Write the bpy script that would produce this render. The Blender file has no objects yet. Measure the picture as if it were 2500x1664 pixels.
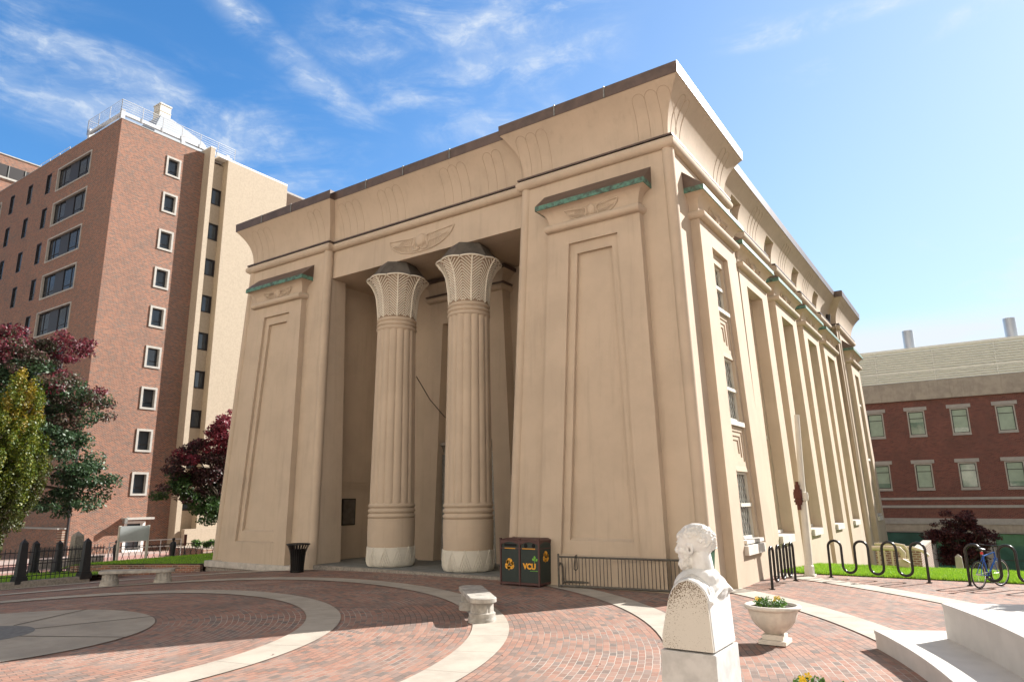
import bpy, math, random
import numpy as np
from mathutils import Vector, Matrix
random.seed(7); RNG = np.random.default_rng(11)
R = math.radians; PI = math.pi
scene = bpy.context.scene
COL = scene.collection

# ------------------------------------------------------------------ camera, world, sun, exposure
cam_d = bpy.data.cameras.new('camera'); cam = bpy.data.objects.new('camera', cam_d); COL.objects.link(cam)
PITCH, ROLL, YAW, EYE = 12.9, 0.68, 34.0, 2.4
F_ = Vector((-math.sin(R(YAW))*math.cos(R(PITCH)), math.cos(R(YAW))*math.cos(R(PITCH)), math.sin(R(PITCH))))
R0 = Vector((math.cos(R(YAW)), math.sin(R(YAW)), 0)); U0 = R0.cross(F_)
R1 = R0*math.cos(R(ROLL)) - U0*math.sin(R(ROLL)); U1 = R0*math.sin(R(ROLL)) + U0*math.cos(R(ROLL))
m = Matrix((R1, U1, -F_)).transposed().to_4x4(); m.translation = (0, 0, EYE)
cam.matrix_world = m
cam_d.sensor_width = 36; cam_d.lens = 36*1667/2500; cam_d.clip_start = 0.1; cam_d.clip_end = 3000
scene.camera = cam
scene.view_settings.view_transform = 'Standard'; scene.view_settings.look = 'None'
scene.view_settings.gamma = 1; scene.view_settings.use_curve_mapping = False
scene.view_settings.exposure = 1.47
SUN_AZ = R(27.8); SUN_EL = R(32.7)      # azimuth from +Y towards +X
sd = bpy.data.lights.new('sun', 'SUN'); so = bpy.data.objects.new('sun', sd); COL.objects.link(so)
sd.energy = 4.2; sd.angle = R(0.55); sd.color = (1, 0.955, 0.90)
sdir = Vector((math.sin(SUN_AZ)*math.cos(SUN_EL), math.cos(SUN_AZ)*math.cos(SUN_EL), math.sin(SUN_EL)))
so.rotation_euler = sdir.to_track_quat('Z', 'Y').to_euler(); so.location = sdir*80
SKY_STRENGTH = 0.085

class NT:
    """small helper to write node expressions"""
    def __init__(s, tree): s.t = tree; s.n = tree.nodes; s.l = tree.links
    def new(s, typ, **kw):
        n = s.n.new(typ)
        for k, v in kw.items(): setattr(n, k, v)
        return n
    def put(s, sock, v):
        if hasattr(v, 'is_output') or isinstance(v, bpy.types.NodeSocket): s.l.new(v, sock)
        elif isinstance(v, (tuple, list)) and len(v) == 3 and sock.type == 'RGBA': sock.default_value = (*v, 1)
        else: sock.default_value = v
    def m(s, op, a, b=0.0, c=0.0, clamp=False):
        n = s.new('ShaderNodeMath', operation=op, use_clamp=clamp)
        s.put(n.inputs[0], a); s.put(n.inputs[1], b); s.put(n.inputs[2], c); return n.outputs[0]
    def mix(s, f, a, b, mode='MIX'):
        n = s.new('ShaderNodeMix', data_type='RGBA', blend_type=mode)
        s.put(n.inputs[0], f); s.put(n.inputs[6], a); s.put(n.inputs[7], b); return n.outputs[2]
    def sep(s, v):
        n = s.new('ShaderNodeSeparateXYZ'); s.put(n.inputs[0], v); return n.outputs
    def comb(s, x, y, z=0.0):
        n = s.new('ShaderNodeCombineXYZ'); s.put(n.inputs[0], x); s.put(n.inputs[1], y); s.put(n.inputs[2], z); return n.outputs[0]
    def noise(s, v, scale, detail=4, rough=0.55, dist=0.0):
        n = s.new('ShaderNodeTexNoise'); s.put(n.inputs['Vector'], v)
        n.inputs['Scale'].default_value = scale; n.inputs['Detail'].default_value = detail
        n.inputs['Roughness'].default_value = rough; n.inputs['Distortion'].default_value = dist; return n.outputs[0]
    def ramp(s, f, stops, interp='LINEAR'):
        n = s.new('ShaderNodeValToRGB'); s.put(n.inputs[0], f); e = n.color_ramp.elements; n.color_ramp.interpolation = interp
        e[0].position, e[0].color = stops[0][0], (*stops[0][1], 1); e[1].position, e[1].color = stops[-1][0], (*stops[-1][1], 1)
        for p, c in stops[1:-1]:
            k = e.new(p); k.color = (*c, 1)
        return n.outputs[0]
    def mapr(s, v, a, b, c=0.0, d=1.0, smooth=True):
        n = s.new('ShaderNodeMapRange', interpolation_type='SMOOTHSTEP' if smooth else 'LINEAR', clamp=True)
        s.put(n.inputs[0], v); s.put(n.inputs[1], a); s.put(n.inputs[2], b); s.put(n.inputs[3], c); s.put(n.inputs[4], d); return n.outputs[0]

w = bpy.data.worlds.new('World'); scene.world = w; w.use_nodes = True
wt = NT(w.node_tree); w.node_tree.nodes.clear()
sky = wt.new('ShaderNodeTexSky', sky_type='NISHITA', sun_disc=False)
sky.sun_elevation = SUN_EL; sky.sun_rotation = SUN_AZ; sky.altitude = 50; sky.air_density = 1.0; sky.dust_density = 0.3; sky.ozone_density = 3.0
d = wt.new('ShaderNodeTexCoord').outputs['Generated']
dx, dy, dz = wt.sep(d)[0:3]
az = wt.m('MULTIPLY', wt.m('ARCTAN2', dx, dy), 180/PI)
el = wt.m('MULTIPLY', wt.m('ARCSINE', dz), 180/PI)
pl = wt.comb(wt.m('DIVIDE', dx, wt.m('ADD', dz, 0.12)), wt.m('DIVIDE', dy, wt.m('ADD', dz, 0.12)), 0.0)
wob = wt.noise(pl, 1.6, 3)
azw = wt.m('ADD', az, wt.m('MULTIPLY', wt.m('SUBTRACT', wob, 0.5), 9.0))
elw = wt.m('ADD', el, wt.m('MULTIPLY', wt.m('SUBTRACT', wob, 0.5), 5.0))
def streak(a0, e0, a1, e1, width, strength, soft=0.25):
    L = math.hypot(a1-a0, e1-e0); ux, uy = (a1-a0)/L, (e1-e0)/L
    px = wt.m('SUBTRACT', azw, a0); py = wt.m('SUBTRACT', elw, e0)
    t = wt.m('DIVIDE', wt.m('ADD', wt.m('MULTIPLY', px, ux), wt.m('MULTIPLY', py, uy)), L)
    q = wt.m('ABSOLUTE', wt.m('SUBTRACT', wt.m('MULTIPLY', py, ux), wt.m('MULTIPLY', px, uy)))
    a = wt.mapr(q, 0.0, width, 1.0, 0.0)
    b = wt.m('MULTIPLY', wt.mapr(t, -soft, soft*0.6, 0.0, 1.0), wt.mapr(t, 1-soft*0.6, 1+soft, 1.0, 0.0))
    return wt.m('MULTIPLY', wt.m('MULTIPLY', a, b), strength)
def fibre(rot, sx, sy, scale, detail=8, rough=0.62, dist=0.6):
    mp = wt.new('ShaderNodeMapping'); wt.l.new(wt.comb(az, el, 0.0), mp.inputs[0])
    mp.inputs['Rotation'].default_value = (0, 0, R(rot)); mp.inputs['Scale'].default_value = (sx, sy, 1)
    return wt.noise(mp.outputs[0], scale, detail, rough, dist)
f1 = fibre(14, 0.35, 1.0, 0.22); f2 = fibre(-14, 0.4, 1.0, 0.25); f3 = fibre(8, 0.5, 1.0, 0.9, 6)
masks = None
def addm(x):
    global masks
    masks = x if masks is None else wt.m('MAXIMUM', masks, x)
g1 = wt.mapr(f1, 0.36, 0.72); g2 = wt.mapr(f2, 0.38, 0.72); g3 = wt.mapr(f3, 0.42, 0.70)
g13 = wt.m('MULTIPLY', g1, wt.m('ADD', 0.55, wt.m('MULTIPLY', g3, 0.6)))
for s_ in (streak(-80, 30.5, -50, 26.5, 6.0, 1.15), streak(-76, 27.5, -56, 26.0, 3.5, 1.0), streak(-58, 25.5, -48, 24.0, 4.0, 0.9),
           streak(-59.5, 37, -46.5, 29.2, 1.9, 0.95)):
    addm(wt.m('MULTIPLY', s_, g13))
g23 = wt.m('MULTIPLY', g2, wt.m('ADD', 0.6, wt.m('MULTIPLY', g3, 0.55)))
for s_ in (streak(-50, 35.5, -26, 40, 4.8, 1.0), streak(-46, 32, -26, 35.5, 3.2, 0.85), streak(-42, 30, -30, 31, 2.6, 0.7),
           streak(-14, 34.6, 0, 34.4, 1.3, 1.1), streak(-9, 30.8, 6, 31.6, 1.2, 0.9)):
    addm(wt.m('MULTIPLY', s_, g23))
lowc = wt.m('MULTIPLY', wt.mapr(el, 11.0, 13.4, 1.0, 0.0), wt.mapr(az, -30, -8, 0.15, 1.0))
addm(wt.m('MULTIPLY', lowc, wt.mapr(f2, 0.25, 0.55, 0.6, 1.25)))
addm(wt.m('MULTIPLY', wt.m('MULTIPLY', wt.mapr(az, -20, 4, 0.0, 0.5), wt.mapr(el, 12, 21, 1.0, 0.0)), wt.mapr(f2, 0.5, 0.68)))
hs = wt.new('ShaderNodeHueSaturation'); hs.inputs['Saturation'].default_value = 1.28; hs.inputs['Value'].default_value = 1.0
wt.l.new(sky.outputs[0], hs.inputs['Color'])
skyc = hs.outputs[0]
veil = wt.m('MULTIPLY', wt.mapr(az, -60, 10, 0.03, 0.68), wt.mapr(el, 60, 5, 0.4, 1.0))       # thin high haze, thicker towards the sun
skyc = wt.mix(veil, skyc, (3.25, 3.8, 4.3))
# broken cloud added over the unseen sky to make ambient light less blue
added_cover = wt.m('MAXIMUM', wt.mapr(el, 44, 58), wt.m('MAXIMUM', wt.mapr(az, 25, 50), wt.mapr(az, -88, -112)))
skyc = wt.mix(wt.m('MULTIPLY', added_cover, wt.m('ADD', 0.45, wt.m('MULTIPLY', wt.mapr(wt.noise(pl, 1.2, 6), 0.35, 0.6), 0.45))), skyc, (1.75, 1.62, 1.45))
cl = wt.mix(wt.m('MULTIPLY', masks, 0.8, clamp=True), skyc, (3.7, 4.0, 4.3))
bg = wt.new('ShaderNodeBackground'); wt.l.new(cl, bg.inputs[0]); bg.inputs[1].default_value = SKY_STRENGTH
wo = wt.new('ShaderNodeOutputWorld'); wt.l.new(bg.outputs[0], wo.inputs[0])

# ------------------------------------------------------------------ materials
def mat(name, col, rough=0.7, metal=0.0, var=0.0, vscale=3.0, bump=0.0, bscale=40.0, spec=0.5, streak_=0.0, col2=None, trans=0.0):
    m_ = bpy.data.materials.new(name); m_.use_nodes = True
    t = NT(m_.node_tree); p = m_.node_tree.nodes['Principled BSDF']
    p.inputs['Roughness'].default_value = rough; p.inputs['Metallic'].default_value = metal
    p.inputs['Specular IOR Level'].default_value = spec
    p.inputs['Base Color'].default_value = (*col, 1)
    if var or streak_ or bump or col2:
        pos = t.new('ShaderNodeNewGeometry').outputs['Position']
        c = col
        if var or col2:
            c2 = col2 if col2 else tuple(x*(1-var) for x in col)
            n1 = t.noise(pos, vscale, 6, 0.6)
            c = t.mix(t.mapr(n1, 0.35, 0.68), c, c2)
        if streak_:
            mp = t.new('ShaderNodeMapping'); t.l.new(pos, mp.inputs[0]); mp.inputs['Scale'].default_value = (5, 5, 0.35)
            n2 = t.noise(mp.outputs[0], 1.0, 5, 0.6)
            c = t.mix(t.m('MULTIPLY', t.mapr(n2, 0.5, 0.75), streak_), c, tuple(x*0.45 for x in col))
        if not isinstance(c, tuple): t.l.new(c, p.inputs['Base Color'])
        if bump:
            b = t.new('ShaderNodeBump'); b.inputs['Strength'].default_value = bump; b.inputs['Distance'].default_value = 0.02
            t.l.new(t.noise(pos, bscale, 5, 0.6), b.inputs['Height']); t.l.new(b.outputs[0], p.inputs['Normal'])
    return m_

def brick_mat(name, cols, mortar, axis, bw=0.21, bh=0.07, ms=0.012, var=0.25, mortar_rough=0.9):
    """running bond on a vertical wall; axis = the horizontal world axis of the wall ('x' or 'y')"""
    m_ = bpy.data.materials.new(name); m_.use_nodes = True
    t = NT(m_.node_tree); p = m_.node_tree.nodes['Principled BSDF']
    pos = t.new('ShaderNodeNewGeometry').outputs['Position']; x, y, z = t.sep(pos)[0:3]
    b = t.new('ShaderNodeTexBrick'); t.l.new(t.comb(x if axis == 'x' else y, z, 0), b.inputs['Vector'])
    b.inputs['Scale'].default_value = 1; b.inputs['Brick Width'].default_value = bw; b.inputs['Row Height'].default_value = bh
    b.inputs['Mortar Size'].default_value = ms; b.inputs['Mortar Smooth'].default_value = 0.2
    b.inputs['Color1'].default_value = (0, 0, 0, 1); b.inputs['Color2'].default_value = (1, 1, 1, 1); b.inputs['Mortar'].default_value = (0.5, 0.5, 0.5, 1)
    n = len(cols); c = t.ramp(b.outputs['Color'], [(i/(n-1), cc) for i, cc in enumerate(cols)])
    c = t.mix(t.m('MULTIPLY', t.mapr(t.noise(pos, 0.55, 6, 0.65), 0.35, 0.7), var), c, tuple(v*0.5 for v in cols[0]))
    c = t.mix(b.outputs['Fac'], c, mortar)
    t.l.new(c, p.inputs['Base Color']); p.inputs['Roughness'].default_value = 0.85
    bp = t.new('ShaderNodeBump'); bp.inputs['Strength'].default_value = 0.5; bp.inputs['Distance'].default_value = 0.01; bp.invert = True
    t.l.new(b.outputs['Fac'], bp.inputs['Height']); t.l.new(bp.outputs[0], p.inputs['Normal'])
    return m_

CX, CY = -16.1, 5.6          # centre of the round plaza
def polar(t):
    pos = t.new('ShaderNodeNewGeometry').outputs['Position']; x, y, z = t.sep(pos)[0:3]
    ax = t.m('SUBTRACT', x, CX); ay = t.m('SUBTRACT', y, CY)
    r = t.m('SQRT', t.m('ADD', t.m('MULTIPLY', ax, ax), t.m('MULTIPLY', ay, ay)))
    return pos, r, t.m('ARCTAN2', ay, ax)

def paving_mat():
    m_ = bpy.data.materials.new('brick_paving'); m_.use_nodes = True
    t = NT(m_.node_tree); p = m_.node_tree.nodes['Principled BSDF']
    pos, r, th = polar(t)
    # every ring between two bands has its own mean radius, so bricks keep their length
    k = t.m('FLOOR', t.m('DIVIDE', t.m('SUBTRACT', r, 3.1), 3.36))
    rm = t.m('ADD', 4.6, t.m('MULTIPLY', k, 3.36))
    wobn = t.m('MULTIPLY', t.m('SUBTRACT', t.noise(pos, 2.2, 2), 0.5), 0.035)
    b = t.new('ShaderNodeTexBrick'); t.l.new(t.comb(t.m('MULTIPLY', th, rm), t.m('ADD', r, wobn), 0), b.inputs['Vector'])
    b.inputs['Scale'].default_value = 1; b.inputs['Brick Width'].default_value = 0.215; b.inputs['Row Height'].default_value = 0.112
    b.inputs['Mortar Size'].default_value = 0.006; b.inputs['Mortar Smooth'].default_value = 0.3
    b.inputs['Color1'].default_value = (0, 0, 0, 1); b.inputs['Color2'].default_value = (1, 1, 1, 1); b.inputs['Mortar'].default_value = (0.5, 0.5, 0.5, 1)
    c = t.ramp(b.outputs['Color'], [(0.0, (0.15, 0.125, 0.11)), (0.18, (0.22, 0.15, 0.12)), (0.34, (0.28, 0.15, 0.11)), (0.5, (0.31, 0.17, 0.125)),
                                    (0.7, (0.33, 0.20, 0.15)), (0.85, (0.27, 0.18, 0.145)), (1.0, (0.20, 0.16, 0.14))])
    # darker and greyer patches laid with other bricks
    c = t.mix(t.m('MULTIPLY', t.mapr(t.noise(pos, 0.55, 5, 0.6), 0.48, 0.66), 0.5), c, (0.18, 0.135, 0.115))
    c = t.mix(t.m('MULTIPLY', t.mapr(t.noise(pos, 9, 5, 0.7), 0.45, 0.75), 0.35), c, (0.38, 0.24, 0.19))
    mort = t.mix(t.mapr(t.noise(pos, 0.35, 4), 0.42, 0.6), (0.10, 0.085, 0.075), (0.46, 0.42, 0.37))
    c = t.mix(b.outputs['Fac'], c, mort)
    t.l.new(c, p.inputs['Base Color']); p.inputs['Roughness'].default_value = 0.85; p.inputs['Specular IOR Level'].default_value = 0.3
    bp = t.new('ShaderNodeBump'); bp.inputs['Strength'].default_value = 0.7; bp.inputs['Distance'].default_value = 0.012
    h = t.m('ADD', t.m('SUBTRACT', 1.0, b.outputs['Fac']), t.m('MULTIPLY', t.noise(pos, 30, 4), 0.5))
    t.l.new(h, bp.inputs['Height']); t.l.new(bp.outputs[0], p.inputs['Normal'])
    return m_

def band_mat(name, col, joint=1.35, radial=True):
    m_ = bpy.data.materials.new(name); m_.use_nodes = True
    t = NT(m_.node_tree); p = m_.node_tree.nodes['Principled BSDF']
    pos, r, th = polar(t)
    c = t.mix(t.mapr(t.noise(pos, 1.3, 6, 0.65), 0.35, 0.7), col, tuple(v*0.78 for v in col))
    c = t.mix(t.m('MULTIPLY', t.mapr(t.noise(pos, 60, 3, 0.7), 0.55, 0.75), 0.3), c, tuple(v*0.5 for v in col))
    if radial:
        rr = t.m('ROUND', t.m('DIVIDE', r, 0.9)); n = t.m('ROUND', t.m('DIVIDE', t.m('MULTIPLY', t.m('ROUND', t.m('DIVIDE', r, 3.35)), 3.35*2*PI), joint))
        a = t.m('MULTIPLY', th, t.m('DIVIDE', n, 2*PI)); fr = t.m('ABSOLUTE', t.m('SUBTRACT', t.m('FRACT', a), 0.5))
        dist = t.m('MULTIPLY', t.m('SUBTRACT', 0.5, fr), joint)
        c = t.mix(t.m('LESS_THAN', dist, 0.007), c, tuple(v*0.4 for v in col))
    t.l.new(c, p.inputs['Base Color']); p.inputs['Roughness'].default_value = 0.8
    b = t.new('ShaderNodeBump'); b.inputs['Strength'].default_value = 0.25; b.inputs['Distance'].default_value = 0.01
    t.l.new(t.noise(pos, 70, 4, 0.7), b.inputs['Height']); t.l.new(b.outputs[0], p.inputs['Normal'])
    return m_

def leaf_mat(name):
    m_ = bpy.data.materials.new(name); m_.use_nodes = True
    t = NT(m_.node_tree); n = m_.node_tree.nodes; p = n['Principled BSDF']
    a = t.new('ShaderNodeAttribute', attribute_name='tint'); t.l.new(a.outputs['Color'], p.inputs['Base Color'])
    p.inputs['Roughness'].default_value = 0.5; p.inputs['Specular IOR Level'].default_value = 0.45
    tr = t.new('ShaderNodeBsdfTranslucent'); t.l.new(a.outputs['Color'], tr.inputs[0])
    mx = t.new('ShaderNodeMixShader'); mx.inputs[0].default_value = 0.3
    t.l.new(p.outputs[0], mx.inputs[1]); t.l.new(tr.outputs[0], mx.inputs[2]); t.l.new(mx.outputs[0], n['Material Output'].inputs[0])
    return m_

STUC = (0.505, 0.41, 0.31)
M = dict(
    stucco=mat('tan_stucco', STUC, 0.85, var=0.10, vscale=0.8, bump=0.16, bscale=45, streak_=0.18, spec=0.3),
    stucco_dark=mat('stucco_groove', (0.40, 0.32, 0.24), 0.9, spec=0.2),
    stone=mat('plinth_stone', (0.50, 0.47, 0.42), 0.8, var=0.25, vscale=4, bump=0.2),
    granite=mat('rough_granite', (0.30, 0.27, 0.23), 0.85, var=0.4, vscale=14, bump=0.4, bscale=50),
    floor=mat('portico_slab', (0.20, 0.21, 0.20), 0.7, var=0.3, vscale=2.5),
    copper=mat('brown_copper', (0.115, 0.078, 0.062), 0.42, metal=0.25, var=0.35, vscale=2),
    verdigris=mat('green_copper', (0.10, 0.235, 0.175), 0.6, metal=0.1, col2=(0.05, 0.06, 0.045), vscale=6, streak_=0.6),
    capmetal=mat('bronze_cap', (0.115, 0.10, 0.082), 0.55, metal=0.2, var=0.4, vscale=3),
    cream=mat('cream_paint', (0.60, 0.57, 0.49), 0.6, var=0.08, vscale=3),
    capground=mat('capital_ground_shaded', (0.33, 0.245, 0.17), 0.85, var=0.2, vscale=5),  # brown ground, darkened for the shade in the gaps between leaf ribs
    capcream=mat('capital_leaf_paint', (0.72, 0.67, 0.56), 0.65, var=0.12, vscale=3),
    sillpaint=mat('sill_paint', (0.60, 0.56, 0.50), 0.7, var=0.15), pansy=mat('pansy_yellow', (0.80, 0.52, 0.02), 0.6),
    white=mat('white_paint', (0.78, 0.77, 0.74), 0.55, var=0.06),
    glass=mat('dark_glass', (0.03, 0.035, 0.04), 0.06, spec=0.9),
    curtain=mat('curtain_glass', (0.20, 0.20, 0.18), 0.12, spec=0.8, var=0.5, vscale=3.5),
    lead=mat('lattice_lead', (0.42, 0.42, 0.38), 0.5),
    bronze=mat('bronze_plaque', (0.035, 0.028, 0.02), 0.4, metal=0.5),
    door=mat('grey_metal_door', (0.21, 0.23, 0.20), 0.45, metal=0.3, var=0.4, vscale=3),
    blackm=mat('black_painted_steel', (0.007, 0.006, 0.006), 0.28, spec=0.45),
    iron=mat('black_cast_iron', (0.016, 0.016, 0.018), 0.5, var=0.3, vscale=9),
    steel=mat('galvanised_steel', (0.27, 0.27, 0.25), 0.5, metal=0.5, var=0.4, vscale=12),
    screen_metal=mat('blue_grey_screen', (0.36, 0.40, 0.44), 0.5),
    racksteel=mat('weathered_rack_steel', (0.115, 0.105, 0.088), 0.55, metal=0.2, var=0.4, vscale=12),
    whitesteel=mat('white_roof_steel', (0.52, 0.54, 0.56), 0.5),
    marble=mat('white_marble', (0.64, 0.635, 0.615), 0.6, col2=(0.55, 0.535, 0.50), vscale=9, bump=0.15, bscale=35),
    limestone=mat('white_limestone', (0.58, 0.555, 0.515), 0.75, var=0.10, vscale=2.5, bump=0.1, bscale=50),
    pedestal=mat('pedestal_marble', (0.52, 0.51, 0.485), 0.65, col2=(0.40, 0.39, 0.37), vscale=8),
    urn=mat('cast_stone_urn', (0.64, 0.59, 0.51), 0.75, var=0.15, vscale=6, bump=0.15, bscale=60),
    bench=mat('weathered_concrete', (0.44, 0.41, 0.36), 0.85, var=0.35, vscale=5, bump=0.3, bscale=55, streak_=0.5),
    soil=mat('soil', (0.04, 0.028, 0.02), 0.95, bump=0.5),
    bluepaint=mat('blue_bike_paint', (0.01, 0.09, 0.38), 0.25, spec=0.7),
    rubber=mat('tyre_rubber', (0.015, 0.015, 0.015), 0.8),
    chrome=mat('bright_metal', (0.6, 0.6, 0.6), 0.25, metal=0.9),
    red=mat('red_reflector', (0.55, 0.02, 0.015), 0.3),
    rust=mat('rust_iron', (0.12, 0.035, 0.022), 0.8, var=0.4, vscale=30),
    bin_green=mat('bin_green_panel', (0.022, 0.035, 0.030), 0.55),
    bin_brown=mat('bin_brown_frame', (0.075, 0.032, 0.028), 0.55),
    yellow=mat('yellow_print', (0.75, 0.36, 0.03), 0.6),
    leafgreen=mat('green_print', (0.16, 0.42, 0.05), 0.6),
    binplastic=mat('green_plastic', (0.012, 0.07, 0.035), 0.5),
    black=mat('black_void', (0.004, 0.004, 0.004), 0.9),
    brick_x=brick_mat('orange_brick_x', [(0.11, 0.055, 0.042), (0.26, 0.088, 0.045), (0.33, 0.13, 0.07), (0.20, 0.075, 0.045), (0.13, 0.085, 0.07)], (0.34, 0.28, 0.22), 'x', 0.215, 0.075, 0.011, 0.3),
    brick_y=brick_mat('orange_brick_y', [(0.11, 0.055, 0.042), (0.26, 0.088, 0.045), (0.33, 0.13, 0.07), (0.20, 0.075, 0.045), (0.13, 0.085, 0.07)], (0.34, 0.28, 0.22), 'y', 0.215, 0.075, 0.011, 0.3),
    brick2=brick_mat('dark_red_brick', [(0.12, 0.035, 0.028), (0.19, 0.055, 0.042), (0.23, 0.07, 0.05), (0.15, 0.05, 0.04)], (0.20, 0.15, 0.13), 'x', 0.22, 0.08, 0.010, 0.35),
    brick3y=brick_mat('buff_red_brick', [(0.20, 0.10, 0.075), (0.28, 0.15, 0.11), (0.24, 0.12, 0.09)], (0.45, 0.40, 0.35), 'y', 0.22, 0.085, 0.014, 0.3),
    brick3x=brick_mat('buff_red_brick_x', [(0.20, 0.10, 0.075), (0.28, 0.15, 0.11), (0.24, 0.12, 0.09)], (0.45, 0.40, 0.35), 'x', 0.22, 0.085, 0.014, 0.3),
    tanwall=mat('tan_aggregate_panel', (0.44, 0.365, 0.27), 0.85, var=0.12, vscale=7, bump=0.3, bscale=25, streak_=0.12),
    frame=mat('limestone_window_frame', (0.43, 0.41, 0.37), 0.75, var=0.15, vscale=4),
    blue_glass=mat('sky_glass', (0.03, 0.045, 0.06), 0.04, spec=1.0),
    dark_panel=mat('dark_spandrel_panel', (0.022, 0.018, 0.018), 0.5),
    dim_glass=mat('dim_glass', (0.02, 0.025, 0.03), 0.05, spec=0.35),
    blind=mat('pale_window_blind', (0.36, 0.46, 0.37), 0.6, var=0.15, vscale=2),
    green_glass=mat('green_tinted_glass', (0.10, 0.19, 0.15), 0.06, spec=0.9, col2=(0.27, 0.36, 0.29), vscale=0.9),
    teal_glass=mat('teal_glass', (0.07, 0.17, 0.145), 0.05, spec=0.9, var=0.4, vscale=0.4),
    louver=mat('cream_metal_louver', (0.85, 0.86, 0.78), 0.5, var=0.05),
    precast=mat('precast_concrete', (0.42, 0.37, 0.31), 0.85, var=0.2, vscale=2, streak_=0.4),
    greytrim=mat('grey_stone_trim', (0.40, 0.38, 0.36), 0.8, var=0.15),
    duct=mat('galvanised_stack', (0.50, 0.53, 0.57), 0.5, metal=0.8),
    signback=mat('grey_sign_back', (0.42, 0.45, 0.45), 0.5, var=0.1, vscale=2),
    bark=mat('bark', (0.10, 0.075, 0.055), 0.9, var=0.4, vscale=8, bump=0.6, bscale=25),
    turf=mat('turf_soil', (0.07, 0.14, 0.015), 0.95, col2=(0.11, 0.19, 0.02), vscale=6),
    tanpipe=mat('tan_painted_pipe', (0.58, 0.47, 0.34), 0.5),
    cable=mat('cable', (0.05, 0.04, 0.03), 0.7),
    carpaint=mat('black_car_paint', (0.008, 0.008, 0.01), 0.15, spec=0.8),
    asphalt=mat('asphalt', (0.05, 0.05, 0.052), 0.9, var=0.25, vscale=3, bump=0.3),
    opposite_stone=mat('opposite_stone', (0.82, 0.74, 0.62), 0.85), dark_glass_wall=mat('dark_glass_wall', (0.03, 0.04, 0.05), 0.15, spec=0.8),
    pave=paving_mat(), band=band_mat('concrete_band', (0.43, 0.385, 0.32)), disc=band_mat('disc_concrete', (0.37, 0.33, 0.275), radial=False),
    hub=mat('hub_granite', (0.17, 0.17, 0.165), 0.7, var=0.3, vscale=8), leaf=leaf_mat('leaf'),
    sidewalk=brick_mat('pink_sidewalk', [(0.33, 0.17, 0.14), (0.40, 0.22, 0.18)], (0.35, 0.27, 0.24), 'x'),
    concrete=mat('pale_concrete', (0.55, 0.51, 0.45), 0.85, var=0.2, vscale=2),
)
# weathered side of the herm: dark lichen specks on pale marble
def lichen():
    m_ = bpy.data.materials.new('lichen_marble'); m_.use_nodes = True
    t = NT(m_.node_tree); p = m_.node_tree.nodes['Principled BSDF']
    pos = t.new('ShaderNodeNewGeometry').outputs['Position']; x, y, z = t.sep(pos)[0:3]
    n1 = t.noise(pos, 150, 3, 0.6); n2 = t.noise(pos, 6, 3)
    # growth is dense near the rounded top and on the left edge and thins out towards the foot
    dens = t.m('ADD', t.m('MULTIPLY', t.mapr(z, 1.56, 1.84), 0.17), t.m('MULTIPLY', t.mapr(x, -1.60, -1.84), 0.10))
    th = t.m('SUBTRACT', 0.68, t.m('ADD', dens, t.m('MULTIPLY', t.m('SUBTRACT', n2, 0.5), 0.25)))
    f = t.mapr(n1, th, t.m('ADD', th, 0.05))
    c = t.mix(f, (0.53, 0.50, 0.44), (0.13, 0.095, 0.06))
    t.l.new(c, p.inputs['Base Color']); p.inputs['Roughness'].default_value = 0.8
    return m_
M['lichen'] = lichen()

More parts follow.
